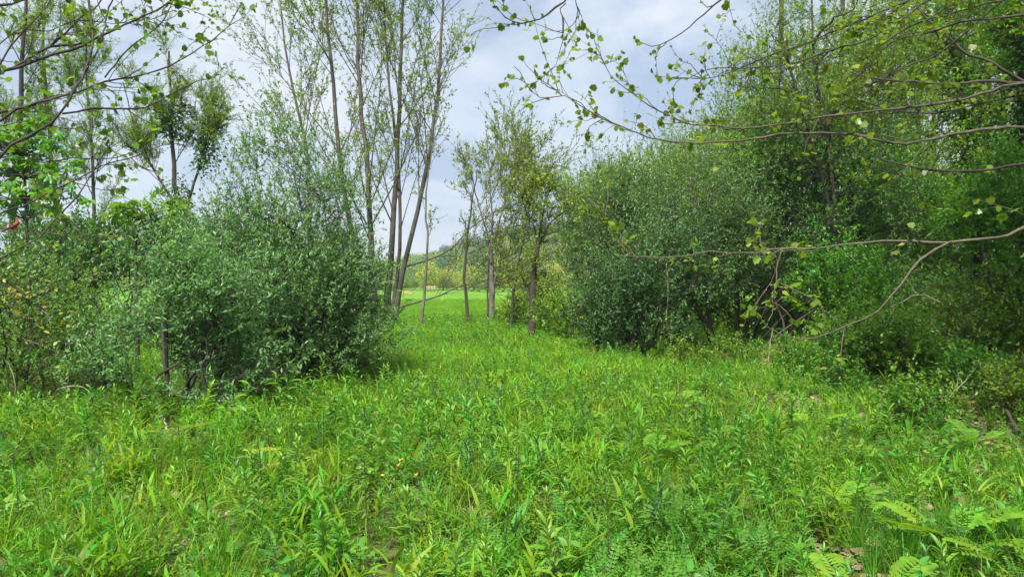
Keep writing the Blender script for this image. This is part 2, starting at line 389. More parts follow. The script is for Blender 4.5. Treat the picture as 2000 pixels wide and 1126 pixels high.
# ------------------------------------------------------------------ scatter (stuff nobody could count)
def scatter_group():
    gn = bpy.data.node_groups.new('scatter', 'GeometryNodeTree')
    gn.interface.new_socket('Geometry', in_out='INPUT', socket_type='NodeSocketGeometry')
    gn.interface.new_socket('Plants', in_out='INPUT', socket_type='NodeSocketCollection')
    gn.interface.new_socket('Geometry', in_out='OUTPUT', socket_type='NodeSocketGeometry')
    gi = gn.nodes.new('NodeGroupInput'); go = gn.nodes.new('NodeGroupOutput')
    ci = gn.nodes.new('GeometryNodeCollectionInfo'); ci.inputs['Separate Children'].default_value = True; ci.inputs['Reset Children'].default_value = True
    iop = gn.nodes.new('GeometryNodeInstanceOnPoints'); iop.inputs['Pick Instance'].default_value = True
    def attr(nm, ty):
        a = gn.nodes.new('GeometryNodeInputNamedAttribute'); a.data_type = ty; a.inputs['Name'].default_value = nm
        return next(s for s in a.outputs if s.enabled and s.name == 'Attribute')
    l = gn.links.new
    l(gi.outputs['Geometry'], iop.inputs['Points']); l(gi.outputs['Plants'], ci.inputs['Collection']); l(ci.outputs[0], iop.inputs['Instance'])
    l(attr('idx', 'INT'), iop.inputs['Instance Index']); l(attr('rot', 'FLOAT_VECTOR'), iop.inputs['Rotation']); l(attr('scl', 'FLOAT'), iop.inputs['Scale'])
    l(iop.outputs[0], go.inputs[0])
    return gn, gn.interface.items_tree['Plants'].identifier
GN, GNID = scatter_group()
def scatter(name, label, protos, pos, scl, tilt=0.12, idx=None):
    """protos: meshes; pos (n,3)"""
    c = bpy.data.collections.new(name + '_forms')
    for me in protos: c.objects.link(bpy.data.objects.new(name + '_form', me))
    n = len(pos); me = bpy.data.meshes.new(name); me.vertices.add(n); me.vertices.foreach_set('co', pos.astype(np.float32).ravel())
    rot = np.stack([rng.normal(0, tilt, n), rng.normal(0, tilt, n), rng.uniform(0, 6.283, n)], 1).astype(np.float32)
    a = me.attributes.new('rot', 'FLOAT_VECTOR', 'POINT'); a.data.foreach_set('vector', rot.ravel())
    a = me.attributes.new('scl', 'FLOAT', 'POINT'); a.data.foreach_set('value', np.broadcast_to(scl, (n,)).astype(np.float32))
    a = me.attributes.new('idx', 'INT', 'POINT'); a.data.foreach_set('value', (idx if idx is not None else rng.integers(0, len(protos), n)).astype(np.int32))
    o = link(name, me); md = o.modifiers.new('scatter', 'NODES'); md.node_group = GN; md[GNID] = c
    tag(o, label, kind='stuff')
    return o

# ------------------------------------------------------------------ ground plant forms
def f_goldenrod(h, nl, top=1.0, mat='golden'):
    g = Geo(); lean = rng.normal(0, .05, 2)
    path = smooth_path([(0, 0, 0), (lean[0] * .4, lean[1] * .4, h * .5), (lean[0], lean[1], h)], 5)
    tubes(g, path[None], taper(.0035, .0015, 1, 5), 3, 1)
    t = np.linspace(.22, 1, nl); pt, _ = along(path[None], t[None]); pt = pt[0]
    a = np.arange(nl) * 2.4 + rng.normal(0, .3, nl); elv = np.radians(5 + 60 * t ** 2.2 + rng.normal(0, 9, nl))
    d = np.stack([np.cos(a) * np.cos(elv), np.sin(a) * np.cos(elv), np.sin(elv)], 1)
    ls = (.060 + .06 * np.sin(np.pi * np.clip(t * .85, 0, 1))) * rng.uniform(.85, 1.2, nl) * top
    leaves(g, pt, d, np.tile([0, 0, 1.0], (nl, 1)) + rng.normal(0, .15, (nl, 3)), ls, ls * .27, CURL, 0)
    return g.mesh('goldenrod', [M[mat], M['stem']])
def f_broadgrass(ns, h, L0, W0, mat='grass'):
    g = Geo()
    for _ in range(ns):
        a = rng.uniform(0, 6.28); ln = rng.uniform(.1, .5); hh = h * rng.uniform(.6, 1.1); r = rng.uniform(0, .06)
        b = np.array([math.cos(a) * r, math.sin(a) * r, 0]); tip = b + np.array([math.cos(a) * ln * hh, math.sin(a) * ln * hh, hh])
        path = smooth_path([b, b * .4 + tip * .6 + [0, 0, hh * .05], tip], 4); tubes(g, path[None], taper(.003, .0015, 1, 4), 3, 1)
        nb = rng.integers(5, 8); t = np.linspace(.15, 1, nb); pt, tg = along(path[None], t[None]); pt, tg = pt[0], tg[0]
        aa = a + np.pi * np.arange(nb) + rng.normal(0, .5, nb); el = np.radians(rng.uniform(25, 60, nb))
        d = nrm(np.stack([np.cos(aa) * np.cos(el), np.sin(aa) * np.cos(el), np.sin(el)], 1) + tg * .3)
        ribbons(g, pt, d, rng.uniform(.7, 1.2, nb) * L0, rng.uniform(.8, 1.2, nb) * W0, 4, rng.uniform(.12, .4, nb), 0, [.7, 1.0, .85, .5])
    return g.mesh('broad_grass', [M[mat], M['stem']])
def f_tuft(n, h, wd=.005, spread=.35, mat='finegrass', r=.05):
    g = Geo(); a = rng.uniform(0, 6.28, n); rr = rng.uniform(0, r, n); s = np.abs(rng.normal(0, spread, n))
    b = np.stack([np.cos(a) * rr, np.sin(a) * rr, 0 * a], 1); a2 = a + rng.normal(0, .8, n)
    d = np.stack([np.cos(a2) * s, np.sin(a2) * s, np.ones(n)], 1)
    ribbons(g, b, d, rng.uniform(.55, 1.15, n) * h, wd * rng.uniform(.7, 1.4, n), 4, rng.uniform(.05, .32, n), 0, [.9, 1, .8, .45])
    return g.mesh('grass_tuft', [M[mat]])
def f_herb(ns, h, lf, mat='herb', tmpl=OVAL, asp=.55, nl=(6, 11)):
    g = Geo()
    for _ in range(ns):
        a = rng.uniform(0, 6.28); hh = h * rng.uniform(.6, 1.1); s = rng.uniform(.05, .6)
        path = smooth_path([(0, 0, 0), (math.cos(a) * s * hh * .3, math.sin(a) * s * hh * .3, hh * .6), (math.cos(a) * s * hh, math.sin(a) * s * hh, hh)], 4)
        tubes(g, path[None], taper(.0028, .001, 1, 4), 3, 1)
        k = rng.integers(*nl); t = np.linspace(.3, 1, k); pt, tg = along(path[None], t[None]); pt, tg = pt[0], tg[0]
        aa = np.arange(k) * 2.6 + rng.uniform(0, 6); d = np.stack([np.cos(aa), np.sin(aa), rng.uniform(-.1, .7, k)], 1)
        ls = lf * rng.uniform(.6, 1.2, k); leaves(g, pt, d, np.tile([0, 0, 1.0], (k, 1)) + rng.normal(0, .3, (k, 3)), ls, ls * asp, tmpl, 0)
    return g.mesh('herb', [M[mat], M['stem']])
def f_pinn(n, h, L0, tmpl, mat, asp=1.0, sp=(.4, 1.2), stalk=.5):
    g = Geo(); a = np.arange(n) * 6.283 / n + rng.normal(0, .3, n)
    for i in range(n):
        s = rng.uniform(*sp); hh = h * rng.uniform(.7, 1.1)
        d = np.array([math.cos(a[i]) * s, math.sin(a[i]) * s, 1.0]); d /= np.linalg.norm(d)
        path = grow(np.zeros((1, 3)), d[None], hh * stalk, 3, .05, 0); tubes(g, path, taper(.003, .002, 1, 3), 3, 1)
        d2 = d + np.array([math.cos(a[i]) * .6, math.sin(a[i]) * .6, .1]); ll = L0 * rng.uniform(.8, 1.15)
        leaves(g, path[:, -1], d2[None], np.array([[-math.cos(a[i]) * .5, -math.sin(a[i]) * .5, 1.0]]), ll, ll * asp, tmpl, 0)
    return g.mesh('pinnate_plant', [M[mat], M['stem']])
def f_deadleaf():
    g = Geo(); a = rng.uniform(0, 6.28, 5)
    leaves(g, rng.normal(0, .10, (5, 3)) * [1, 1, .08] + [0, 0, .012], np.stack([np.cos(a), np.sin(a), rng.normal(0, .3, 5)], 1),
           rng.normal(0, .35, (5, 3)) + [0, 0, 1], rng.uniform(.05, .11, 5), .06, LOBED if rng.random() > .4 else CURL, 0)
    return g.mesh('dead_leaf', [M['litter']])

# plant positions --------------------------------------------------
def wedge(n, y0, y1, extra=1.6, k=.74):
    """uniform points over the ground in front of the camera"""
    y = np.sqrt(rng.uniform(y0 * y0, y1 * y1, n)); x = rng.uniform(-1, 1, n) * (k * y + extra)
    return np.stack([x, y], 1)
def z_(p): return np.column_stack([p, ground_z(p[:, 0], p[:, 1])])
def gpx(px, py, zt=0.25):
    Y = (EYE - zt) * F / (py - HY); return np.array([(px - 1000) / F * Y, Y])
def zone(p, px, py, rpx, rpy, zt=.25):
    """soft mask of a patch given by its place in the picture, laid on the ground"""
    c = gpx(px, py, zt); rx = rpx / F * c[1]; ry = abs(gpx(px, py - rpy, zt)[1] - gpx(px, py + rpy, zt)[1]) / 2
    return np.exp(-(((p[:, 0] - c[0]) / rx) ** 2 + ((p[:, 1] - c[1]) / ry) ** 2))
BUSH_FEET = [(-3.6, 11.6, 2.3), (-5.3, 10.4, 1.6), (3.6, 16.2, 2.4), (-7.9, 11.0, 1.8), (6.2, 17.5, 2.8), (6.1, 12.2, 1.2), (11.0, 16.5, 3.5)]
def shade(p):
    s = np.zeros(len(p))
    for x, y, r in BUSH_FEET: s = np.maximum(s, np.exp(-(((p[:, 0] - x) ** 2 + (p[:, 1] - y) ** 2) / (r * r)) ** 2))
    return s
def rightness(p): return ss(p[:, 0] - .20 * p[:, 1], .3, 2.6)
def keep(p, prob): return p[rng.random(len(p)) < prob]
def pn(p, s, seed): return .5 + .5 * np.clip(snoise(p, s, seed) * 1.4, -1, 1)

def bare(p):
    return np.clip(zone(p, 1900, 870, 90, 50, .05) + zone(p, 1520, 780, 60, 12, .05) * (pn(p, 3, 6) > .5) + zone(p, 1780, 780, 120, 30, .05) + .8 * zone(p, 1640, 1080, 60, 35, .05) + 1.2 * zone(p, 1950, 740, 80, 45, .05) + .7 * zone(p, 820, 960, 40, 20, .05) + .8 * zone(p, 330, 835, 40, 14, .05) + .6 * zone(p, 480, 1080, 40, 20, .05), 0, 1)
def ground_cover():
    A = lambda y1, extra=1.6, k=.74: k * (y1 * y1) + 2 * extra * y1
    # goldenrod
    pr = [f_goldenrod(h, n, s) for h, n, s in ((.26, 20, .72), (.32, 26, .8), (.40, 32, .85), (.30, 26, .65), (.44, 36, .9), (.2, 18, .6))]
    prd = [f_goldenrod(h, n, s, 'golden') for h, n, s in ((.26, 22, .7), (.20, 18, .6), (.32, 26, .75))]; pr += [f_goldenrod(.34, 26, .75, 'olive'), f_goldenrod(.26, 20, .7, 'mid'), f_goldenrod(.38, 28, .8, 'herb')]; prd = [f_goldenrod(h, n, s, 'yellow') for h, n, s in ((.22, 20, .6), (.28, 24, .7))]
    p = wedge(25000, 3.0, 27); path = np.exp(-((p[:, 0] - .02 * p[:, 1]) / (.05 * p[:, 1] + .3)) ** 2) * ss(p[:, 1], 9, 16)
    w_ = (.35 + .65 * pn(p, .9, 1)) * (1 - .8 * shade(p)) * (1 - .55 * path) * (1 - .45 * rightness(p) * (pn(p, 1.6, 2) < .5))
    w_ *= 1 - .8 * zone(p, 1180, 1060, 170, 90); w_ *= 1 - .9 * bare(p); w_ *= 1 - .6 * zone(p, 1260, 840, 200, 60)
    p = keep(p, w_); lane_ = np.exp(-((p[:, 0] - .02 * p[:, 1]) / (.09 * p[:, 1] + .5)) ** 2) * ss(p[:, 1], 5, 12); scatter('goldenrod', 'upright leafy green stems with narrow leaves filling the meadow', pr + prd, z_(p), rng.uniform(.55, 1.15, len(p)) * (.42 + .85 * pn(p, 1.3, 41)) * (1 - .15 * rightness(p)), idx=np.where(rng.random(len(p)) < .04 + .32 * lane_, rng.integers(len(pr), len(pr) + len(prd), len(p)), rng.integers(0, len(pr), len(p))))
    # broad-bladed grass
    pr = [f_broadgrass(n, h, l, w2) for n, h, l, w2 in ((4, .22, .12, .014), (5, .26, .15, .017), (3, .26, .17, .020), (6, .18, .11, .011))]
    p = wedge(26000, 3.0, 26); left = 1 - ss(p[:, 0] / (p[:, 1] + 1), -.05, .35)
    w_ = (.25 + .75 * left * pn(p, 1.1, 4)) * (1 - .85 * shade(p)) * (1 - .8 * bare(p)) * (.5 + .5 * pn(p, 2.2, 8))
    p = keep(p, w_); scatter('broad_grass', 'bright green grass with broad pointed blades spreading across the meadow', pr, z_(p), rng.uniform(.55, 1.15, len(p)))
    # straw
    M['straw'] = leafmat('straw', (.42, .33, .17), .03, .5, .3, .6, tcol=(1, .9, .6))
    ps = [f_tuft(5, .30, .004, .6, 'straw', .1), f_tuft(4, .22, .005, .9, 'straw', .12)]
    p = wedge(2600, 3.0, 18); p = keep(p, .3 + .7 * pn(p, 1.0, 77)); scatter('dry_grass', 'a few dry straw coloured blades left among the green growth', ps, z_(p), rng.uniform(.6, 1.3, len(p)), .3)
    # fine grass
    pr = [f_tuft(24, .26, .005, .4, 'grass'), f_tuft(30, .20, .004, .55, 'grass', .08), f_tuft(18, .34, .006, .3, 'grass'), f_tuft(26, .16, .004, .7, 'grass', .1)]
    p = wedge(50000, 3.0, 32); w_ = (.45 + .55 * pn(p, .8, 9)) * (1 - .85 * bare(p)) * (1 - .7 * shade(p)) * (1 - .7 * rightness(p) * (pn(p, 1.6, 2) < .5))
    p = keep(p, w_); scatter('grass', 'fine bright green grass growing between the leafy stems', pr, z_(p), rng.uniform(.6, 1.3, len(p)))
    # low herbs
    pr = [f_herb(4, .16, .045), f_herb(5, .24, .05), f_herb(3, .32, .055, 'mid'), f_herb(5, .10, .035, 'bright')]
    p = wedge(26000, 3.0, 30); w_ = .35 + .55 * rightness(p) * pn(p, .9, 12) + .25 * ss(p[:, 1], 14, 24)
    w_ = w_ * (1 - .6 * shade(p)) * (1 - .8 * bare(p)); p = keep(p, w_); scatter('low_herbs', 'low leafy herbs with small oval leaves at the forest edge', pr, z_(p), rng.uniform(.6, 1.4, len(p)))
    # taller weeds round the feet of the hedgerow trees
    pr = [f_herb(6, .6, .085, 'bright'), f_herb(7, .75, .09, 'herb'), f_goldenrod(.7, 34, 1.25), f_herb(6, .5, .08, 'yellow')]
    p = np.stack([rng.uniform(-20, 22, 3800), rng.uniform(18.5, 28.5, 3800)], 1)
    w_ = .3 + .7 * ss(p[:, 1], 20, 24); w_ *= .5 + .5 * pn(p, .5, 20)
    p = keep(p, w_); scatter('tall_weeds', 'tall bright green weeds massed round the feet of the hedgerow trees', pr, z_(p), rng.uniform(.35, 1.1, len(p)) * (1 - .25 * np.exp(-((p[:, 0] + 1) / 3.5) ** 2)))
    # vetch patch, bottom
    pr = [f_pinn(9, .18, .17, VETCH, 'vetch', .8), f_pinn(11, .24, .19, VETCH, 'vetch', .8), f_pinn(8, .14, .15, VETCH, 'herb', .8)]
    p = wedge(9000, 3.2, 8); w_ = np.clip(1.3 * zone(p, 1190, 1080, 190, 95) + .9 * zone(p, 1330, 1010, 100, 60) + .5 * zone(p, 450, 1090, 120, 50) + .03, 0, 1)
    p = keep(p, w_); scatter('vetch', 'patch of low vetch with rows of tiny paired leaflets', pr, z_(p), rng.uniform(.6, 1.2, len(p)), .25)
    # fine dark grass patches, right
    pr = [f_tuft(60, .34, .0045, .45, 'finegrass', .07), f_tuft(45, .28, .004, .6, 'finegrass', .09)]
    p = wedge(7000, 3.2, 10); w_ = np.clip(zone(p, 1790, 1000, 90, 45) + zone(p, 1990, 1010, 70, 60) + .6 * zone(p, 1560, 1060, 60, 40) + .5 * zone(p, 1300, 960, 120, 40), 0, 1)
    p = keep(p, w_); scatter('dark_grass', 'dense patches of fine dark green grass low on the forest side', pr, z_(p), rng.uniform(.6, 1.1, len(p)))
    # meadow far side: tufts
    pr = [f_tuft(30, .35, .012, .5, 'grass', .25), f_tuft(36, .28, .012, .6, 'grass', .3)]
    y = rng.uniform(28, 75, 16000); x = rng.uniform(-1, 1, 16000) * (.45 * y); p = np.stack([x, y], 1)
    scatter('field_grass', 'mown bright green field grass behind the hedgerow trees', pr, z_(p), rng.uniform(.4, 1.0, len(p)))
    # leaf litter
    pr = [f_deadleaf() for _ in range(5)]
    p = wedge(22000, 3.2, 20, 3); w_ = np.clip(.10 + .8 * rightness(p) * (pn(p, 1.6, 2) < .55) + .8 * shade(p) + 1.2 * bare(p), 0, 1)
    p = keep(p, w_); scatter('fallen_leaves', 'brown dead leaves lying on the ground under the bushes', pr, z_(p) + [0, 0, .01], rng.uniform(.7, 1.4, len(p)), .1)
ground_cover()

# ------------------------------------------------------------------ trees and bushes
def blob(px, py, Y, rpx, rpy, dep, w=1.):
    return (P(px, py, Y), np.array([rpx / F * Y, dep, rpy / F * Y]), w)
def in_blobs(blobs, n, shell=2.2, gap=0.0, gs=1.4, seed=0, low=None):
    vol = np.array([b[1].prod() ** .75 * (b[2] if len(b) > 2 else 1.) for b in blobs]); out = []
    tot = 0
    while tot < n:
        k = rng.choice(len(blobs), n, p=vol / vol.sum())
        c = np.array([b[0] for b in blobs])[k]; r = np.array([b[1] for b in blobs])[k]
        d = nrm(rng.normal(size=(n, 3))); u = rng.random(n) ** (1 / (3 * shell / 2.2)); bump = 1 + .22 * snoise(d * 2.2 + c, 1.3, seed)
        p = c + d * r * (u * bump)[:, None]
        ok = p[:, 2] > ground_z(p[:, 0], p[:, 1]) + (.05 if low is None else low)
        if gap > 0: ok &= snoise(p, gs * 1.9, seed + 7) > (-1.05 + gap * 1.7)
        q = p[ok]; dq = nrm((q - c[ok]) / r[ok] ** 1.0)
        out.append(np.hstack([q, dq])); tot += len(q)
    o = np.vstack(out)[:n]; return o[:, :3], o[:, 3:]

def bush(name, label, cat, base, blobs, n, leaf, mats, stems=6, shoot=(.25, .55), per=16, bark='bark_dark', rs=(.035, .012), up=.55, gap=.25,
         seed=0, group=None, fw=.6, spread=.8, asp=.36, tmpl=LANCE, low=None, twr=.0035, trunk=None, droop=0., shell=2.2, stem_top=.85, extra=None, spl=.35):
    sat = []
    for c_, r_, *w_b in blobs:      # smaller side lobes so that no crown is one smooth ball
        for _ in range(5):
            d_ = nrm(rng.normal(size=3)); d_[2] = d_[2] * .7 + .15; f_ = rng.uniform(.22, .42); sat.append((c_ + d_ * r_ * rng.uniform(.85, 1.15), r_ * f_ * np.array([1, 1, 1.25]), (w_b[0] if w_b else 1.) * .8))
    pts, od = in_blobs(list(blobs) + sat, n, shell, gap, 1.4, seed, low)
    root = empty(name, tuple(base)); tag(root, label, cat, group)
    # stems
    tgt = pts[rng.choice(len(pts), stems)]; cen = np.mean([b[0] for b in blobs], 0)
    allst = []
    if trunk is not None:
        for tp, r0, r1 in trunk:
            tp = smooth_path(tp, 14); g = Geo(); tubes(g, tp[None], taper(r0, r1, 1, 14), 8); link('trunk', g.mesh('trunk', M[bark], True), root); allst.append(tp)
        src = np.vstack(allst)
    sp = []
    for k in range(stems):
        t_ = cen + (tgt[k] - cen) * stem_top
        if trunk is not None:
            cand = src[(src[:, 2] < t_[2] - .15)]
            cand = cand if len(cand) else src
            b0 = cand[np.argmin(np.linalg.norm(cand - t_, axis=1) + rng.uniform(0, .8, len(cand)))]
        else:
            b0 = np.asarray(base) + np.array([rng.normal(0, spl), rng.normal(0, spl), 0]); b0[2] = ground_z(b0[0], b0[1]) - .05
        mid = b0 * .5 + t_ * .5 + np.array([rng.normal(0, .12), rng.normal(0, .12), .12 * np.linalg.norm(t_ - b0)]) * 1.0
        path = smooth_path([b0, b0 * .75 + mid * .25 + rng.normal(0, .05, 3), mid, t_], 9)
        path[1:-1] += rng.normal(0, .025, (7, 3)); sp.append(path)
        g = Geo(); tubes(g, path[None], taper(rs[0] * rng.uniform(.6, 1.2), rs[1], 1, 9), 6)
        link('stem' if trunk is None else 'limb', g.mesh('stem', M[bark], True), root)
    sp = np.array(sp); src = np.vstack([sp[:, 2:].reshape(-1, 3)] + [a[5:] for a in allst])
    # main branches then shoots
    g = Geo()
    nm = max(stems * 4, n // 10); mi_ = rng.choice(len(pts), min(nm, len(pts)), replace=False)
    def connect(a_pts, b_pts, r0, r1, k=5):
        dd = np.linalg.norm(b_pts[:, None] - a_pts[None], axis=2) + np.maximum(0, a_pts[None, :, 2] - b_pts[:, None, 2] + .1) * 2
        a = a_pts[dd.argmin(1)]; ln = np.linalg.norm(b_pts - a, axis=1, keepdims=True)
        c = a * .5 + b_pts * .5 + rng.normal(0, .10, a.shape) * ln + np.array([0, 0, .10]) * ln
        t = np.linspace(0, 1, k)[None, :, None]
        path = (1 - t) ** 2 * a[:, None] + 2 * t * (1 - t) * c[:, None] + t ** 2 * b_pts[:, None]
        tubes(g, path, taper(r0, r1, len(path), k), 3); return path
    mb = connect(src, pts[mi_], twr * 2.4, twr * 1.1)
    src2 = mb[:, 1:].reshape(-1, 3)
    # chunked nearest search
    sb = []
    for i in range(0, len(pts), 800): sb.append(connect(src2, pts[i:i + 800], twr, twr * .6, 4))
    d = nrm(od * .6 + np.array([0, 0, up]) + rng.normal(0, .32, od.shape))
    wl = rng.uniform(*shoot, len(pts)); whip = (rng.random(len(pts)) < .20) & (od[:, 2] > .25); wl = np.where(whip, wl * rng.uniform(1.4, 2.6, len(pts)), wl)
    d = np.where(whip[:, None], nrm(d + np.array([0, 0, .8])), d)
    tw = grow(pts, d, wl, 4, .16, up * .12 - droop * .2)
    tubes(g, tw, taper(twr * .7, twr * .3, len(tw), 4), 3)
    link('twigs', g.mesh('twigs', M['bark_twig'] if bark != 'bark_dark' else M[bark]), root, kind='stuff')
    g = Geo(); k = len(mats)
    split = np.array_split(rng.permutation(len(tw)), k) if k > 1 else [np.arange(len(tw))]
    for i, ix in enumerate(split): twig_leaves(g, tw[ix], per, leaf, tmpl, i, 0.0, asp, spread, .8, fw, droop)
    link('crown', g.mesh('crown', [M[x] for x in mats]), root)
    if extra: extra(root)
    return root

def copytree(src, loc, rz=0, s=1.0, label=None, group=None):
    r = src.copy(); COL.objects.link(r); r.location = loc; r.rotation_euler = (0, 0, rz); r.scale = (s, s, s)
    if label: r['label'] = label
    if group: r['group'] = group
    for ch in src.children:
        c = ch.copy(); COL.objects.link(c); c.parent = r
    return r

def grown_tree(name, label, trunks, lv1, lv2, lv3, leaf, per, mats, bark='bark_grey', group=None, cat='tree', tmpl=LANCE, asp=.8, leaft=.1, spread=.9,
               bloc=None, twr=.006, tsides=9, droop=0.0, fw=.3):
    """trunks: [(points, r0, r1)]; lv: (per, t0, t1, (ang0,ang1), (len0,len1), up, wig)"""
    base = np.array(trunks[0][0][0], float); root = empty(name, tuple(base)); tag(root, label, cat, group)
    g3 = Geo(); gl = Geo(); alltw = []
    for pts, r0, r1 in trunks:
        tp = smooth_path(pts, 16); tp[1:-1] += rng.normal(0, r0 * .18, (14, 3)); rr = taper(r0, r1, 1, 16); rr[0, 0] *= 1.3; rr[0, 1] *= 1.08
        g = Geo(); tubes(g, tp[None], rr, tsides); link('trunk', g.mesh('trunk', M[bark], True), root)
        per_, t0, t1, ang, ln, up, wig = lv1
        b1, tt, l1 = spawn(tp[None], per_, t0, t1, ang, ln, 7, wig, up, .55)
        ra = np.clip((r0 + (r1 - r0) * tt) * .30, 0, .03)
        for i in range(len(b1)):      # every limb that springs from the trunk is a part of its own
            g = Geo(); tubes(g, b1[i:i + 1], taper(ra[i], max(twr * .8, ra[i] * .18), 1, 7), 5); link('limb', g.mesh('limb', M[bark], True), root)
        per_, t0, t1, ang, ln, up, wig = lv2
        b2, tt2, l2 = spawn(b1, per_, t0, t1, ang, ln, 5, wig, up, .4)
        tubes(g3, b2, taper(twr * 1.5, twr * .6, len(b2), 5), 4)
        per_, t0, t1, ang, ln, up, wig = lv3
        b3, _, _ = spawn(np.concatenate([b2]), per_, t0, t1, ang, ln, 4, wig, up, .3)
        b3b, _, _ = spawn(b1, max(2, per_ * 3), .3, 1, ang, ln, 4, wig, up, .3)
        b3 = np.concatenate([b3, b3b]); tubes(g3, b3, taper(twr * .7, twr * .35, len(b3), 4), 3)
        alltw.append(b3)
    link('twigs', g3.mesh('twigs', M[bark]), root, kind='stuff')
    tw = np.concatenate(alltw); k = len(mats); split = np.array_split(rng.permutation(len(tw)), k)
    for i, ix in enumerate(split): twig_leaves(gl, tw[ix], per, leaf, tmpl, i, leaft, asp, spread, .5, fw, droop)
    link('crown', gl.mesh('crown', [M[x] for x in mats]), root)
    return root

def tp(Y, *pp): # picture points at one distance
    return [P(a, b, Y + (c[0] if c else 0)) for a, b, *c in pp]
def foot(px, Y): q = GX(px, Y); q[2] -= .1; return q

# --- hedgerow trees in the middle (tall, slender, thinly leaved)
TL1 = (19, .17, .93, (22, 42), (3.4, 7.6), .05, .045)
TL2 = (10, .2, 1., (20, 42), (.8, 2.2), .05, .08)
TL3 = (5, .15, 1., (20, 55), (.2, .5), .03, .12)
HG = 'tall thinly leaved trees of the hedgerow'
def hedgerow():
    Y = 27
    grown_tree('young_tree', 'tall slim grey tree rising straight out of the big round olive bush', [([foot(700, Y)] + tp(Y, (690, 480), (668, 350), (650, 150), (638, 0), (632, -260)), .115, .02)],
               TL1, TL2, TL3, (.05, .09), 5, ['spring', 'bright', 'spring'], 'bark_stem', group=HG)
    grown_tree('young_tree', 'straight grey trunk just right of the round olive bush, forked low down', [([foot(731, Y)] + tp(Y, (729, 560), (722, 400), (706, 230), (698, 60), (694, -250)), .125, .02)],
               TL1, TL2, TL3, (.05, .09), 5, ['spring', 'bright', 'spring'], 'bark_stem', group=HG)
    Y = 28
    grown_tree('young_tree', 'thickest grey brown trunk of the tight clump beside the field gap', [([foot(757, Y)] + tp(Y, (760, 560), (769, 430), (777, 260), (786, 60), (792, -280)), .125, .02),
               ([foot(764, Y)] + tp(Y, (772, 560), (782, 450), (775, 300), (756, 120), (742, -150)), .08, .02)],
               TL1, TL2, TL3, (.05, .09), 5, ['spring', 'bright', 'spring'], 'bark_stem', group=HG)
    grown_tree('young_tree', 'dark trunk of the clump leaning right with a long low bough over the field', [([foot(770, Y)] + tp(Y, (778, 570), (800, 480), (828, 350), (850, 230), (862, 60), (868, -240)), .105, .018),
               (tp(Y, (778, 600), (850, 580), (900, 558), (955, 545), (1010, 500), (1060, 470)), .038, .010),
               (tp(Y, (790, 520), (835, 508), (880, 486), (925, 440), (985, 400), (1010, 340)), .036, .009)],
               (22, .2, .95, (24, 46), (3.0, 6.8), .06, .05), TL2, TL3, (.05, .09), 5, ['spring', 'bright', 'spring'], 'bark_stem', group=HG)
    grown_tree('young_tree', 'thin tree between the round olive bush and the vine wrapped tree', [([foot(610, 30)] + tp(30, (605, 480), (600, 300), (560, 120), (545, -50)), .11, .02)],
               TL1, TL2, TL3, (.05, .09), 5, ['spring', 'bright', 'spring'], 'bark_stem', group=HG)
    sp = (5, .45, .98, (25, 55), (.5, 1.5), .08, .12); s2 = (3, .3, 1, (25, 60), (.3, .7), .05, .14); s3 = (2, .2, 1, (30, 70), (.12, .3), 0, .15)
    G2 = 'thin saplings standing before the field'
    grown_tree('sapling', 'crooked bare stem nearest the olive bush, foot swung left', [([foot(822, 24)] + tp(24, (824, 620), (830, 560), (835, 470), (831, 400), (838, 330), (846, 280)), .055, .015)],
               sp, s2, s3, (.05, .09), 3, ['spring'], 'bark_grey', G2, 'sapling')
    grown_tree('sapling', 'bent thin trunk left of the pale forked tree, foot swung right', [([foot(917, 25)] + tp(25, (914, 615), (909, 570), (907, 530), (912, 470), (921, 400), (932, 330)), .065, .015)],
               sp, s2, s3, (.05, .09), 3, ['spring'], 'bark_dark', G2, 'sapling')
    grown_tree('sapling', 'straight dark pole touching the pale forked tree', [([foot(952, 22)] + tp(22, (953, 620), (952, 580), (954, 530), (957, 480)), .032, .016)],
               sp, s2, s3, (.05, .08), 2, ['spring'], 'bark_dark', G2, 'sapling')
    grown_tree('forked_tree', 'pale trunk splitting into three upright boughs above the field', [([foot(962, 26)] + tp(26, (961, 610), (960, 560), (959, 510), (958, 480)), .12, .085),
               (tp(26, (958, 485), (950, 450), (938, 410), (925, 360), (915, 300)), .04, .009), (tp(26, (959, 485), (962, 430), (958, 380), (955, 320), (950, 260)), .04, .009),
               (tp(26, (960, 485), (972, 440), (985, 400), (1000, 340), (1010, 270)), .042, .009)],
               (6, .3, .97, (22, 45), (1.0, 2.4), .14, .08), (5, .25, 1, (25, 55), (.5, 1.2), .08, .1), TL3, (.06, .11), 2, ['spring', 'spring'])
    grown_tree('sapling', 'leaning dark stem wrapped in creeper right of the pale forked tree', [([foot(1000, 23)] + tp(23, (1000, 620), (1005, 560), (1015, 500), (1030, 440), (1050, 400)), .05, .015)],
               (8, .2, .98, (30, 65), (.5, 1.2), .05, .12), (4, .3, 1, (25, 60), (.3, .6), .05, .14), s3, (.05, .09), 4, ['spring', 'bright'], 'bark_dark', G2, 'sapling')
    grown_tree('forked_tree', 'dark trunk forking into a small round crown at the edge of the right bushes', [([foot(1040, 20.5)] + tp(20.5, (1039, 610), (1042, 550), (1048, 490), (1052, 470)), .11, .06),
               (tp(20.5, (1050, 475), (1042, 440), (1030, 420), (1018, 380)), .028, .009), (tp(20.5, (1052, 475), (1075, 435), (1100, 415), (1130, 400)), .028, .009),
               (tp(20.5, (1051, 475), (1058, 430), (1065, 390), (1062, 360)), .028, .009)],
               (7, .2, .97, (22, 50), (.7, 1.5), .06, .12), (6, .25, 1, (25, 60), (.4, .9), .03, .14), TL3, (.05, .10), 3, ['spring', 'spring'], 'bark_dark')
hedgerow()

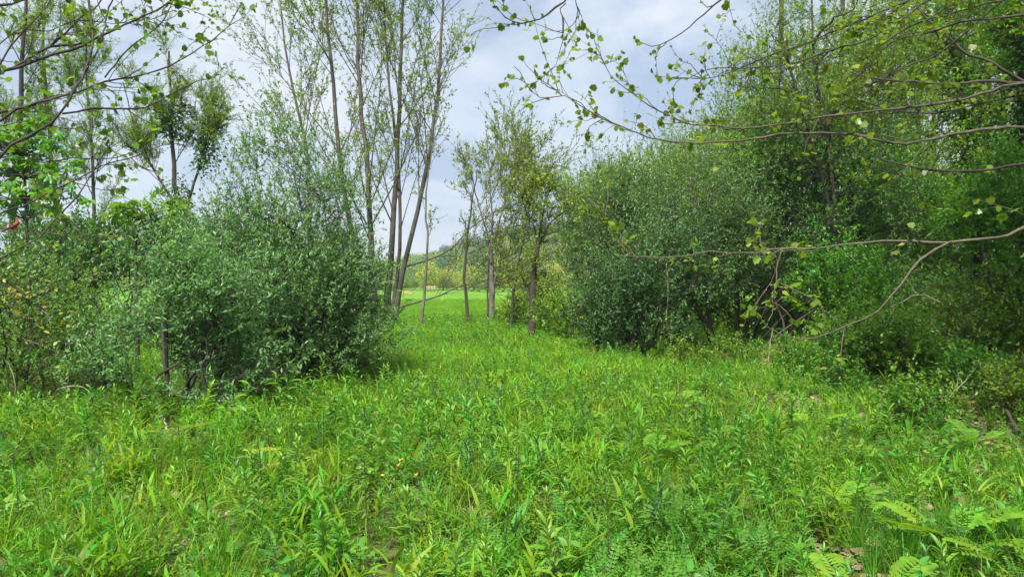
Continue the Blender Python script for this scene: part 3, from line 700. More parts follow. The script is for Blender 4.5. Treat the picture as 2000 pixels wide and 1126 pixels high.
# --- feathery trees, left
def left_trees():
    f1 = (16, .25, .98, (20, 42), (1.8, 3.6), .10, .08); f2 = (9, .2, 1, (20, 45), (.6, 1.3), .08, .12); f3 = (5, .1, 1, (20, 50), (.25, .5), .05, .15)
    GL = 'feathery trees with narrow leaves on the left'
    for lab, px, Y, pp, r in (('feathery tree with narrow pale leaves at the far left edge', 30, 24, ((28, 400), (40, 200), (50, 20), (55, -200)), .13),
                              ('feathery tree with two thin dark stems above the large leaved saplings', 115, 26, ((110, 420), (98, 260), (85, 120), (80, -100)), .11),
                              ('slimmest feathery tree, left of the vine wrapped one', 188, 25, ((184, 420), (180, 300), (172, 180), (168, 60)), .08)):
        grown_tree('feathery_tree', lab, [([foot(px, Y)] + tp(Y, *pp), r, .02)], f1, f2, f3, (.08, .14), 11, ['spring', 'yellow'], 'bark_dark', GL, asp=.16, droop=.2, spread=.6, fw=.6)
    grown_tree('vine_wrapped_tree', 'feathery tree with dark ivy wrapped round its trunk', [([foot(366, 24)] + tp(24, (362, 470), (352, 400), (338, 320), (334, 210), (330, 100)), .12, .03),
                (tp(24, (356, 420), (300, 330), (262, 240), (240, 160)), .05, .012), (tp(24, (360, 420), (385, 340), (404, 270), (415, 190)), .05, .012)],
               (10, .25, .98, (18, 40), (1.2, 2.6), .12, .08), f2, f3, (.08, .14), 9, ['spring', 'bright'], 'bark_dark', GL, asp=.16, droop=.2, spread=.6, fw=.6)
    # ivy sleeves: each its own plant hugging the stem
    for lab, path, rad, n in (('dark ivy thick round the lower trunk of the feathery tree', tp(24, (363, 480), (358, 430), (352, 390), (345, 350)), .28, 900),
                              ('ball of dark ivy high in the fork of the feathery tree', tp(24, (345, 270), (338, 240), (334, 215), (330, 205)), .42, 1100),
                              ('hanging sleeve of dark ivy on the right bough of the feathery tree', tp(24, (396, 330), (402, 300), (404, 265), (405, 235)), .30, 900)):
        ivy(lab, path, rad, n)
def ivy(lab, path, rad, n, leaf=(.07, .12), mats=('dark',)):
    path = smooth_path(path, 12); root = empty('ivy', tuple(path[0])); tag(root, lab, 'ivy', 'ivy climbing the trees')
    t = rng.random((1, n)); pt, tg = along(path[None], t); pt = pt[0]; pt = pt + rng.normal(0, .12, pt.shape) + .25 * rad * snoise(t[0][:, None] * 9, 1, n)[:, None]; a = rng.uniform(0, 6.28, n)
    k = rad * np.sqrt(rng.random(n)) * (1 + .4 * snoise(pt, 3, 4)) * np.where(rng.random(n) > .1, 1, 1.5)
    pt = pt + np.stack([np.cos(a) * k, np.sin(a) * k, rng.normal(0, .1, n)], 1)
    d = np.stack([np.cos(a), np.sin(a), rng.uniform(-1.2, .2, n)], 1); g = Geo()
    ls = rng.uniform(*leaf, n); leaves(g, pt, d, rng.normal(0, .4, (n, 3)) + np.stack([np.cos(a), np.sin(a), 1 + 0 * a], 1) * .6, ls, ls * .8, OVAL)
    link('foliage', g.mesh('foliage', [M[m] for m in mats]), root)
    v = grow(path[:1].repeat(3, 0) + rng.normal(0, .03, (3, 3)), (path[-1] - path[0])[None].repeat(3, 0), np.linalg.norm(path[-1] - path[0]), 10, .12)
    g = Geo(); tubes(g, v, taper(.018, .008, 3, 10), 4); link('vine_stem', g.mesh('vine_stem', M['bark_dark']), root)
left_trees()

# --- large-leaved compound saplings, left
def palm_sapling(lab, px, Y, pp, blobs, n, size, group='large leaved saplings'):
    base = foot(px, Y); pts, od = in_blobs(blobs, n, 3.0, .1, 1.4, 3)
    root = empty('buckeye_sapling', tuple(base)); tag(root, lab, 'sapling', group)
    path = smooth_path([base] + tp(Y, *pp), 12); g = Geo(); tubes(g, path[None], taper(.05, .012, 1, 12), 6); link('trunk', g.mesh('trunk', M['bark_dark'], True), root)
    g = Geo(); dd = np.linalg.norm(pts[:, None] - path[None], axis=2) + np.maximum(0, path[None, :, 2] - pts[:, None, 2] + .1) * 2
    a = path[dd.argmin(1)]; t = np.linspace(0, 1, 5)[None, :, None]; c = a * .5 + pts * .5 + rng.normal(0, .1, a.shape)
    br = (1 - t) ** 2 * a[:, None] + 2 * t * (1 - t) * c[:, None] + t ** 2 * pts[:, None]; tubes(g, br, taper(.012, .004, len(br), 5), 4)
    link('twigs', g.mesh('twigs', M['bark_dark']), root, kind='stuff')
    g = Geo(); k = 4
    for j in range(k):
        d = nrm(od * .6 + rng.normal(0, .7, od.shape) + [0, 0, -.25]); ls = rng.uniform(*size, len(pts))
        leaves(g, pts + rng.normal(0, .06, pts.shape), d, np.array([0, 0, 1.0]) + rng.normal(0, .3, pts.shape), ls, ls, PALM)
    link('crown', g.mesh('crown', [M['bright']]), root)
palm_sapling('large leaved sapling with drooping hand shaped leaves at the left edge', 60, 14, ((55, 500), (50, 400), (45, 260)),
             [blob(50, 330, 14, 120, 90, .9), blob(110, 380, 14, 80, 40, .7), blob(10, 290, 14, 80, 50, .8), blob(85, 275, 14, 60, 35, .6)], 120, (.13, .20))
palm_sapling('large leaved sapling topping the leafy mass just left of the olive bush', 270, 13.5, ((265, 500), (275, 430)),
             [blob(255, 410, 13.5, 45, 22, .5), blob(315, 412, 13.5, 40, 22, .4), blob(335, 490, 13.5, 18, 14, .3)], 40, (.12, .18))

# --- shrubs and bushes
def shrubs():
    # far left mass behind
    GB = 'dense green bushes behind the left shrubs'
    b0 = bush('leafy_bush', 'dense green bush behind the thorny thicket at the left edge', 'bush', foot(40, 19), [blob(40, 500, 19, 140, 75, 1.6), blob(150, 500, 19, 110, 60, 1.4), blob(60, 580, 19, 110, 50, 1.3), blob(170, 570, 19, 60, 40, 1.2)],
         1150, (.07, .12), ['dark', 'mid'], 5, per=14, gap=.15, seed=21, asp=.5, group=GB)
    bush('leafy_bush', 'mid green bush in the gap between thicket and olive bush', 'bush', foot(230, 21), [blob(190, 480, 21, 120, 50, 1.6), blob(290, 490, 21, 110, 60, 1.5)],
         800, (.07, .12), ['dark', 'mid'], 5, per=14, gap=.2, seed=22, asp=.5, group=GB)
    bush('leafy_bush', 'bush whose rounded top shows behind the olive bush on its left', 'bush', foot(420, 22), [blob(400, 500, 22, 120, 65, 1.6), blob(500, 500, 22, 90, 60, 1.5)],
         700, (.08, .13), ['dark', 'mid'], 5, per=14, gap=.15, seed=23, asp=.5, group=GB)
    # big left olive
    bush('olive_bush', 'big round grey green olive bush left of the meadow, dark at its foot', 'bush', foot(585, 11.8),
         [blob(600, 600, 11.8, 150, 100, 1.5), blob(650, 660, 11.6, 105, 75, 1.1), blob(470, 640, 11.8, 120, 100, 1.1), blob(540, 520, 12, 140, 70, 1.3, .7), blob(650, 540, 12, 80, 60, 1.1, .7),
          blob(560, 370, 12.2, 105, 110, 1.0, .28), blob(470, 460, 12, 90, 80, 1., .4), blob(645, 400, 12.2, 60, 80, .8, .35), blob(540, 280, 12.2, 60, 60, .7, .16)],
         4200, (.05, .08), ['olive', 'olive_pale', 'olive_pale'], 11, per=17, gap=.5, seed=1, shoot=(.22, .62), group='olive bushes with silvery leaves')
    bush('olive_bush', 'nearer silvery olive bush with thin crooked stems and open see-through crown', 'bush', foot(330, 9.3),
         [blob(350, 620, 9.4, 120, 110, .9), blob(300, 710, 9.2, 130, 70, .8), blob(430, 580, 9.6, 100, 90, .8, .8), blob(420, 730, 9.1, 110, 55, .7), blob(230, 640, 9.4, 60, 70, .6, .7), blob(330, 500, 9.6, 70, 50, .5, .5), blob(200, 740, 9.2, 70, 40, .5, .7)],
         1250, (.05, .085), ['olive_pale', 'olive_pale'], 9, per=13, gap=.62, seed=2, shoot=(.22, .5), rs=(.028, .008), group='olive bushes with silvery leaves')
    # thorny thicket, far left
    r = bush('thorny_thicket', 'tangled thorny thicket of bare twigs and tinted leaves at the left edge', 'thicket', foot(50, 10.5),
         [blob(40, 630, 10.2, 120, 110, 1.0), blob(100, 700, 10.0, 90, 65, .8), blob(60, 560, 10.6, 110, 60, .8), blob(190, 650, 10.8, 60, 60, .7)],
         1050, (.035, .07), ['mid', 'olive_pale', 'mid', 'bright'], 9, per=11, gap=.5, seed=3, shoot=(.2, .6), up=.2, bark='bark_dark', rs=(.022, .008), asp=.5, spl=.5)
    # arching bare canes of the thicket and orange sprays
    n = 34; st = np.column_stack([rng.uniform(-7.9, -5.6, n), rng.uniform(9.6, 11, n), rng.uniform(.1, .8, n)])
    cn = grow(st, rng.normal(0, .6, (n, 3)) + [.2, 0, 1.2], rng.uniform(.9, 2.0, n), 10, .16, -.28)
    for i in range(n):
        g = Geo(); tubes(g, cn[i:i + 1], taper(.008, .003, 1, 10), 4); link('cane', g.mesh('cane', M['dead_wood' if i % 3 == 0 else 'bark_brown'], True), r)
    g = Geo()
    for c, k in ((P(35, 575, 9.3), 34), (P(18, 502, 9.3), 12), (P(75, 560, 9.3), 8), (P(125, 640, 9.3), 10), (P(150, 530, 9.4), 6), (P(48, 605, 9.3), 16)):
        q = c + rng.normal(0, .12, (k, 3)); ls = rng.uniform(.04, .075, k)
        leaves(g, q, rng.normal(0, 1, (k, 3)), rng.normal(0, .5, (k, 3)) + [0, -.3, 1], ls, ls * .75, OVAL)
    link('tinted_leaves', g.mesh('tinted_leaves', M['orange']), r, kind='stuff')
    # right olive bushes
    GR = 'olive bushes with silvery leaves'
    bush('olive_bush', 'dark low olive bush with many thin stems beside the meadow path', 'bush', foot(1215, 16),
         [blob(1240, 560, 16, 110, 75, 1.3), blob(1200, 610, 15.8, 75, 50, 1.0), blob(1300, 540, 16, 110, 80, 1.2), blob(1180, 640, 15.8, 45, 45, .7), blob(1260, 640, 15.7, 90, 50, .8)],
         2100, (.05, .085), ['dark', 'olive', 'olive'], 12, per=16, gap=.2, seed=5, shoot=(.2, .45), spl=.55, low=.25, group=GR)
    bush('olive_bush', 'tall open olive bush with leaning trunk behind the dark low one', 'bush', foot(1385, 16.8),
         [blob(1290, 460, 17, 120, 75, 1.4), blob(1380, 430, 17, 120, 80, 1.5), blob(1250, 410, 17.4, 80, 50, 1.0), blob(1400, 500, 17, 110, 80, 1.3), blob(1180, 450, 17.6, 80, 70, 1.0), blob(1200, 360, 17.6, 50, 40, .8, .5), blob(1330, 350, 17.4, 80, 40, .9, .6), blob(1450, 350, 17.6, 60, 60, .9, .5)],
         2600, (.05, .085), ['olive', 'olive_pale', 'mid'], 10, per=15, gap=.65, seed=6, shoot=(.3, .9), rs=(.06, .015), trunk=[([foot(1398, 16.8)] + tp(16.8, (1385, 650), (1355, 590), (1320, 530), (1290, 470)), .085, .03),
         ([foot(1403, 16.8)] + tp(16.8, (1388, 640), (1380, 570), (1375, 500), (1370, 420)), .06, .02)], group=GR)
    bush('pale_bush', 'pale silvery bush filling the gap between small forked tree and olive bushes', 'bush', foot(1120, 21),
         [blob(1160, 470, 21.5, 65, 90, 1.4), blob(1190, 540, 21, 90, 60, 1.3), blob(1140, 400, 21.5, 45, 60, 1., .5), blob(1240, 400, 21, 70, 70, 1.2)],
         1500, (.07, .11), ['olive_pale', 'bright'], 8, per=14, gap=.3, seed=8, shoot=(.3, .7), group=None)
    bush('yellow_bush', 'yellow green bush peeking over the top of the olive bushes', 'bush', foot(1240, 26),
         [blob(1150, 390, 26, 60, 50, 1.5), blob(1290, 350, 26, 120, 50, 1.6), blob(1400, 330, 26, 100, 80, 1.6)],
         1400, (.09, .14), ['yellow', 'spring'], 8, per=12, gap=.3, seed=9, shoot=(.3, .8))
    # front right shrubs
    bush('leafy_shrub', 'bright leafy shrub right of centre, round topped, under the low bough', 'shrub', foot(1665, 12.6),
         [blob(1650, 545, 12.6, 85, 50, .7), blob(1690, 600, 12.6, 80, 40, .6), blob(1590, 570, 12.6, 45, 35, .5)],
         620, (.045, .075), ['bright', 'mid'], 6, per=14, gap=.2, seed=12, shoot=(.15, .35), bark='bark_dark', rs=(.025, .008), asp=.55, tmpl=OVAL, twr=.0025)
    bush('leafy_shrub', 'low mounded shrub with a dark hollow foot beside the leaf litter', 'shrub', foot(1720, 11.4),
         [blob(1710, 655, 11.4, 95, 50, .8), blob(1760, 690, 11.3, 90, 45, .7), blob(1650, 680, 11.5, 60, 40, .5)],
         900, (.04, .065), ['mid', 'bright', 'mid'], 9, per=15, gap=.15, seed=13, shoot=(.15, .35), bark='bark_dark', rs=(.018, .006), asp=.5, tmpl=OVAL, twr=.0025, low=.2)
    bush('leafy_shrub', 'bright green bramble at the right edge of the picture below the trunks', 'shrub', foot(1960, 12.5),
         [blob(1940, 620, 12.5, 90, 60, .9), blob(2030, 600, 12.5, 90, 90, .9), blob(1880, 640, 12.5, 60, 40, .6)],
         800, (.05, .085), ['mid', 'bright'], 7, per=13, gap=.35, seed=14, shoot=(.2, .45), bark='bark_brown', rs=(.018, .006), asp=.5, tmpl=OVAL, twr=.0025)
    bush('leafy_shrub', 'fresh green layered sapling leaves beside the trunk on the right edge', 'shrub', foot(1985, 12.8),
         [blob(1930, 400, 12.8, 70, 40, .7), blob(1985, 350, 12.8, 60, 60, .7), blob(1990, 450, 12.6, 70, 50, .7), blob(1890, 440, 12.9, 50, 22, .5), blob(1970, 520, 12.6, 50, 40, .6, .5)],
         700, (.05, .085), ['bright', 'bright', 'mid'], 8, per=13, gap=.35, seed=17, shoot=(.2, .45), up=.1, rs=(.022, .007), asp=.55, tmpl=OVAL, twr=.0025)
    for sx, sy, sy2, lab in ((1905, 9.6, 735, 'low straggling shrub on the bank above the brown litter'), (1985, 8.2, 780, 'low straggling shrub cut by the right edge beside the litter'), (1560, 12.4, 715, 'low straggling shrub left of the mounded shrub'), (1440, 14.2, 690, 'low straggling shrub at the foot of the dark olive trunk'), (1830, 11.0, 720, 'low straggling shrub just right of the mounded shrub'), (1800, 8.0, 800, 'low straggling shrub nearest the viewer on the litter bank'), (1640, 10.6, 745, 'low straggling shrub in front of the mounded shrub'), (1350, 13.4, 715, 'low straggling shrub in the grass before the dark olive bush')):
        bush('leafy_shrub', lab, 'shrub', foot(sx, sy), [blob(sx, sy2, sy, 45, 26, .45), blob(sx - 25, sy2 - 25, sy, 22, 20, .3)], 170, (.035, .06), ['mid', 'bright'], 6, per=12, gap=.35, seed=60 + sx % 9, shoot=(.12, .3),
             rs=(.010, .004), asp=.55, tmpl=OVAL, twr=.002, spl=.2, group='low straggling shrubs along the forest edge')
    bush('leafy_shrub', 'small bright weedy shrub at the foot of the dark olive bush', 'shrub', foot(1110, 19),
         [blob(1100, 610, 19, 70, 25, .8), blob(1170, 600, 19, 60, 30, .7)], 420, (.06, .09), ['bright', 'mid'], 6, per=13, gap=.2, seed=15, shoot=(.2, .4), rs=(.018, .006), asp=.5, tmpl=OVAL, twr=.0025)
    bush('leafy_shrub', 'green shrub round the feet of the two creeper wrapped stems', 'shrub', foot(1015, 24),
         [blob(1015, 612, 24, 36, 24, .9), blob(1070, 590, 24.5, 36, 40, .8, .6)], 320, (.07, .11), ['mid', 'bright'], 6, per=13, gap=.2, seed=16, shoot=(.2, .4), rs=(.018, .006), asp=.5, tmpl=OVAL)
shrubs()

# --- forest, right
def forest():
    GF = 'leafy trees of the right forest edge'
    # tall open tree
    bush('forest_tree', 'slender leaning tree in front of the forest, open crown against the sky', 'tree', foot(1640, 17.5),
         [blob(1560, 150, 17.5, 130, 110, 1.6), blob(1640, 60, 17.5, 140, 90, 1.6), blob(1600, 260, 17.5, 130, 90, 1.5), blob(1700, 180, 18, 110, 120, 1.6), blob(1500, 80, 17.5, 70, 60, .9), blob(1480, 200, 17.5, 60, 50, .8)],
         1800, (.05, .09), ['spring', 'bright', 'olive_pale'], 16, per=11, gap=.7, seed=31, shoot=(.3, .8), bark='bark_dark', rs=(.03, .010), asp=.42,
         trunk=[([foot(1645, 17.5)] + tp(17.5, (1636, 490), (1612, 370), (1580, 260), (1545, 140), (1520, 40)), .07, .02), ([foot(1650, 17.5)] + tp(17.5, (1640, 480), (1625, 350), (1610, 240), (1590, 120), (1585, -20)), .06, .02)], group=GF)
    bush('forest_tree', 'dark green rounded tree behind the low bough with arching lower limbs', 'tree', foot(1560, 18.5),
         [blob(1560, 400, 18.5, 130, 100, 1.8), blob(1660, 360, 19, 120, 100, 1.8), blob(1480, 330, 18.5, 90, 70, 1.2), blob(1740, 420, 19, 110, 90, 1.6), blob(1570, 300, 18.5, 90, 60, 1.3)],
         3400, (.055, .095), ['mid', 'bright', 'olive_pale'], 16, per=15, gap=.45, seed=32, shoot=(.3, .6), bark='bark_dark', rs=(.05, .012),
         trunk=[([foot(1690, 18.5)] + tp(18.5, (1700, 520), (1670, 440), (1640, 380), (1600, 330)), .10, .03), ([foot(1700, 18.5)] + tp(18.5, (1640, 560), (1560, 545), (1480, 560), (1430, 600)), .05, .015),
                ([foot(1700, 18.5)] + tp(18.5, (1650, 520), (1570, 500), (1500, 480)), .05, .015)], group=GF)
    bush('forest_tree', 'vine covered thick trunk with bright leaves, second from the right edge', 'tree', foot(1905, 20),
         [blob(1860, 330, 20, 110, 110, 1.5), blob(1900, 120, 20, 120, 120, 1.8), blob(1800, 450, 20, 100, 80, 1.4), blob(1950, 400, 19, 110, 90, 1.4), blob(1830, 20, 20, 130, 80, 1.8), blob(1990, 230, 20, 90, 150, 1.6)],
         3300, (.07, .12), ['mid', 'bright', 'bright', 'yellow'], 18, per=12, gap=.55, seed=33, shoot=(.3, .7), bark='bark_dark', rs=(.06, .015), asp=.5,
         trunk=[([foot(1925, 20)] + tp(20, (1915, 480), (1900, 330), (1885, 200), (1865, 60), (1850, -150)), .24, .13)], group=GF)
    bush('forest_tree', 'dark thick trunk standing on the right edge of the picture', 'tree', foot(2004, 14.5),
         [blob(2040, 80, 14.5, 130, 150, 1.4), blob(2090, 330, 14.5, 120, 150, 1.4), blob(1960, 20, 15, 90, 70, 1.0), blob(2150, -50, 15, 200, 150, 1.6)],
         1700, (.07, .12), ['mid', 'bright', 'yellow'], 10, per=12, gap=.35, seed=34, shoot=(.25, .6), bark='bark_dark', rs=(.045, .012), asp=.5,
         trunk=[([foot(2004, 14.5)] + tp(14.5, (2003, 450), (2000, 300), (2002, 150), (2004, 0), (2010, -200)), .14, .11)], group=GF)
    # background wall of trees
    GX_ = 'trees massed deep in the right forest'
    i = 0
    labs = ['deep forest tree showing over the olive bushes, nearest the sky gap', 'deep forest tree with sky showing through its top', 'deep forest tree behind the slender leaning one',
            'deep forest tree left of the vine covered trunk', 'deep forest tree right behind the vine covered trunk', 'deep forest tree at the right edge behind the dark trunk']
    for px, Y, top in ((1520, 27, 190), (1640, 30, 60), (1740, 27, 60), (1800, 33, -100), (1900, 28, -150), (2040, 25, -200)):
        k = Y / 27.
        bush('forest_tree', labs[i], 'tree', foot(px, Y),
             [blob(px, 520, Y, 90 / k, 80, 2.2), blob(px + 20, 380, Y, 110 / k, 110, 2.4), blob(px - 10, (380 + top) / 2, Y, 100 / k, 110, 2.4), blob(px + 10, top + 60, Y, 80 / k, 80, 2.)],
             1350, (.10, .16), [['bright', 'spring'], ['yellow', 'bright'], ['bright', 'spring']][i % 3], 9, per=11, gap=.75, seed=40 + i, shoot=(.4, .9), bark='bark_dark', rs=(.06, .02), asp=.5, twr=.006,
             trunk=[([foot(px, Y)] + tp(Y, (px + 5, 450), (px - 8, 250), (px + 6, 60), (px, -200)), .16, .06)], group=GX_)
        i += 1
    for j, (px, Y) in enumerate(((1680, 36), (1716, 31), (1752, 38), (1775, 34), (1830, 37), (1925, 34), (1960, 30))):
        grown_tree('bare_tree', ('leftmost', 'second', 'third', 'fourth', 'fifth', 'sixth', 'rightmost')[j] + ' from the left of the thin pole trunks deep in the right forest' if 0 < j < 6 else ('leftmost' if j == 0 else 'rightmost') + ' of the thin pole trunks deep in the right forest', [([foot(px, Y)] + tp(Y, (px + rng.normal(0, 5), 350), (px + rng.normal(0, 8), 100), (px + rng.normal(0, 12), -250)), .13, .05)],
                   (9, .35, .98, (25, 60), (1, 2.6), .05, .12), (4, .3, 1, (25, 60), (.6, 1.2), .02, .14), (2, .2, 1, (30, 60), (.3, .6), 0, .15), (.10, .16), 4, ['yellow', 'spring'], 'bark_brown', 'thin pole trunks in the right forest', asp=.5)
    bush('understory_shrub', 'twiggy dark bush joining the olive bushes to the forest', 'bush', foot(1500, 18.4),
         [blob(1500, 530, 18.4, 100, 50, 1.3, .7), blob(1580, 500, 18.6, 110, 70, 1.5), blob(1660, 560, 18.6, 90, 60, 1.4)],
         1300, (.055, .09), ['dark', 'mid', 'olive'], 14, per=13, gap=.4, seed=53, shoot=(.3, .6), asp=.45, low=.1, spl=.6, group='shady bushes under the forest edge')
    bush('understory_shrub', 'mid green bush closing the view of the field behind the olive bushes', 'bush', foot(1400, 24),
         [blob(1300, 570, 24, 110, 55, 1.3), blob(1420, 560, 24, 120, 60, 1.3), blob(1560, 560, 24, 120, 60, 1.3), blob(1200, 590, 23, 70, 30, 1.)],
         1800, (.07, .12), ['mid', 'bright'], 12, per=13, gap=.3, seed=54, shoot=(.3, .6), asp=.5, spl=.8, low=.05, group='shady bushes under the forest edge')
    bush('forest_tree', 'fresh green tree filling the slope between olive bushes and slender leaning tree', 'tree', foot(1420, 20.5),
         [blob(1380, 350, 20.5, 90, 70, 1.5), blob(1470, 300, 20.5, 100, 110, 1.6), blob(1500, 420, 20.5, 110, 90, 1.6), blob(1400, 440, 20.5, 110, 70, 1.4), blob(1560, 220, 20.8, 90, 110, 1.5)],
         2600, (.06, .10), ['bright', 'mid', 'spring'], 10, per=13, gap=.45, seed=55, shoot=(.3, .8), asp=.45, rs=(.05, .012), trunk=[([foot(1440, 20.5)] + tp(20.5, (1440, 500), (1450, 380), (1480, 260)), .09, .03)], group=GF)
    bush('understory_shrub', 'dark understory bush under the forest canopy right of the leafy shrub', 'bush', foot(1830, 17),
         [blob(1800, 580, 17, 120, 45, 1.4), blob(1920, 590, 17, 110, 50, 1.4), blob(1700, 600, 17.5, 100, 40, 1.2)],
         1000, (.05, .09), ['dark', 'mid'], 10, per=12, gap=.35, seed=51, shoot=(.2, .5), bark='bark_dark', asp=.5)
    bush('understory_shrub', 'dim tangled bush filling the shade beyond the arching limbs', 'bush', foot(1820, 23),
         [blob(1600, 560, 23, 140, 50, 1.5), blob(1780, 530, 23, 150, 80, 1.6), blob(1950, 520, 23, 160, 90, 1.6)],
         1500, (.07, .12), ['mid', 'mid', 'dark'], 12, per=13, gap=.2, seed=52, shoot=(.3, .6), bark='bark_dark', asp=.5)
    ivy('ivy sleeve round the dark trunk on the right edge', tp(14.3, (2003, 480), (2000, 330), (2002, 160), (2002, 20)), .30, 2600, (.06, .10), ('dark',))
    ivy('ivy sleeve round the vine covered forest trunk', tp(19.7, (1912, 420), (1898, 330), (1885, 220), (1872, 120)), .42, 2600, (.07, .12), ('mid', ))
forest()
def beside_camera():
    for i, (b, bl, lab) in enumerate((((7.0, 3.2), ((6.4, 4.3, 7.8, 2.4), (5.3, 6.6, 7.9, 2.3), (7.6, 7.8, 8.0, 2.3)), 'forest edge tree beside the viewer whose canopy shades the litter on the right'),
                                      ((10.2, 8.4), ((9.0, 9.2, 8.6, 2.4), (10.6, 11.2, 9.0, 2.5), (11.4, 8.2, 8.8, 2.2)), 'forest edge tree just outside the right border of the picture'))):
        b = np.array([b[0], b[1], float(ground_z(*b)) - .1])
        bush('forest_tree', lab, 'tree', b, [(np.array(q[:3]), np.array([q[3], q[3], 1.4])) for q in bl], 2300, (.09, .14), ['mid', 'bright'], 10, per=12, gap=.3,
             seed=70 + i, shoot=(.3, .6), rs=(.06, .015), asp=.5, group='leafy trees of the right forest edge', trunk=[([b, b + [.1, 0, 3], b + [0, .1, 6], b + [-.3, .4, 9]], .16, .05)])
beside_camera()

# ------------------------------------------------------------------ overhanging boughs of the two near trees
LEAFM = []
for i in range(6):
    g = Geo(); tv, tf = LOBED; v = tv.copy(); v[:, 2] += rng.normal(0, .035, len(v)); v[:, 1] *= rng.uniform(.85, 1.15); v[1:, :2] += rng.normal(0, .025, (len(v) - 1, 2))
    st = np.array([(-.35, .012, .05), (-.35, -.012, .05), (.05, -.012, 0), (.05, .012, 0)])
    g.add(v, tf); g.add(st, [np.array([(0, 1, 2, 3)])]); LEAFM.append(g.mesh('leaf', M['near'] if i < 4 else M['near_pale']))
def near_tree(name, label, trunk_pts, r0, limbs, max_leaf, bark, seed):
    root = empty(name, tuple(trunk_pts[0])); tag(root, label, 'tree')
    tpth = smooth_path(trunk_pts, 16); g = Geo(); tubes(g, tpth[None], taper(r0, r0 * .45, 1, 16), 12); link('trunk', g.mesh('trunk', M['bark_grey'], True), root)
    cnt = 0; rest = Geo(); off = Vector(root.location)
    todo = []
    for (pts, Y, w0, w1, dens, joined, pale) in limbs:
        ys = Y if isinstance(Y, (tuple, list)) else (Y, Y)
        pp = [P(a, b, ys[0] + (ys[1] - ys[0]) * i / (len(pts) - 1)) for i, (a, b) in enumerate(pts)]
        if joined:
            u = nrm(pp[0] - pp[1]); u = nrm(u * [1, 0, .8]); k_ = abs(tpth[0, 0] - pp[0][0]) / abs(u[0]); z = (pp[0] + u * k_)[2]; j = tpth[np.argmin(np.abs(tpth[:, 2] - z))]; e_ = pp[0] + u * k_; e_[0] = j[0]; e_[1] = j[1]; pp = [e_, e_ * .45 + pp[0] * .55 + [0, 0, -.01]] + pp
        n = max(14, int(sum(np.linalg.norm(np.diff(pp, axis=0), axis=1)) / .08)); path = smooth_path(pp, n)
        kn = rng.normal(0, .006, (n, 3)); kn = (kn + np.roll(kn, 1, 0) + np.roll(kn, 2, 0)) / 1.6; path[2:-1] += kn[2:-1]
        d0, d1 = w0 / F * ys[0] / 2, w1 / F * ys[1] / 2
        rr = taper(d0, d1, 1, n)[0]
        rr = rr * (1 + .16 * rng.normal(size=n).clip(-1.2, 1.8))
        if joined: rr[:3] = [d0 * 1.9, d0 * 1.4, d0 * 1.1]
        g = Geo(); tubes(g, path[None], rr[None], 7)
        L_ = np.linalg.norm(np.diff(path, axis=0), axis=1).sum()
        nt = max(3, int(L_ * dens * 5.0)); t0 = .45 if joined else .1
        tw, tt, _ = spawn(path[None], nt, t0, .99, (25, 65), (.18, .62), 6, .22, .03, .35)
        tubes(g, tw, taper(.0035, .0012, len(tw), 6), 4)
        tw2, _, _ = spawn(tw, 2, .3, .95, (25, 60), (.06, .22), 4, .2, .02, .3); tubes(g, tw2, taper(.002, .001, len(tw2), 4), 3)
        limb = link('limb', g.mesh('limb', M[bark if not pale else ('bark_smooth' if pale == 1 else 'bark_mid')], True), root)
        for arr, k in ((tw, 4), (tw2, 3)):
            t = rng.uniform(.35, 1, (len(arr), k)); t[:, -1] = 1.; pt, tg = along(arr, t); todo += [(limb, p, q, pale) for p, q in zip(pt.reshape(-1, 3), tg.reshape(-1, 3))]
        t = np.linspace(.93, 1, 4)[None]; pt, tg = along(path[None], t); todo += [(limb, p, q, pale) for p, q in zip(pt[0], tg[0])]
    def inview(p): return abs(p[0] / p[1]) < .70 and abs(p[2] - EYE) / p[1] < .42
    todo = [x for x in todo if rng.random() < 1]; vis = [x for x in todo if inview(x[1])]; vis = [vis[i] for i in rng.permutation(len(vis))]
    for limb, p, q, pale in vis[:max_leaf]:
        q = nrm(q * .5 + rng.normal(0, .6, 3) + [0, 0, -.25]); n_ = nrm(rng.normal(0, .45, 3) + [0, 0, .7]); s_ = nrm(np.cross(n_, q)); n_ = np.cross(q, s_)
        sc = rng.uniform(.020, .050) * (1.1 if rng.random() < .3 else .85)
        lm = LEAFM[rng.integers(4, 6) if (pale == 1 or rng.random() < .06) else rng.integers(0, 4)]
        o = bpy.data.objects.new('leaf', lm); COL.objects.link(o); o.parent = limb
        o.matrix_basis = Matrix(((q[0] * sc, s_[0] * sc, n_[0] * sc, p[0]), (q[1] * sc, s_[1] * sc, n_[1] * sc, p[1]), (q[2] * sc, s_[2] * sc, n_[2] * sc, p[2]), (0, 0, 0, 1)))
    more = [x for x in todo if not inview(x[1])] + vis[max_leaf:]
    if more:
        k = len(more); pt = np.array([x[1] for x in more]); q = nrm(np.array([x[2] for x in more]) * .5 + rng.normal(0, .6, (k, 3)) + [0, 0, -.25]); ls = rng.uniform(.02, .05, k)
        leaves(rest, pt, q, rng.normal(0, .45, (k, 3)) + [0, 0, .7], ls, ls, LOBED); link('leaves', rest.mesh('leaves', M['near']), root, kind='stuff')

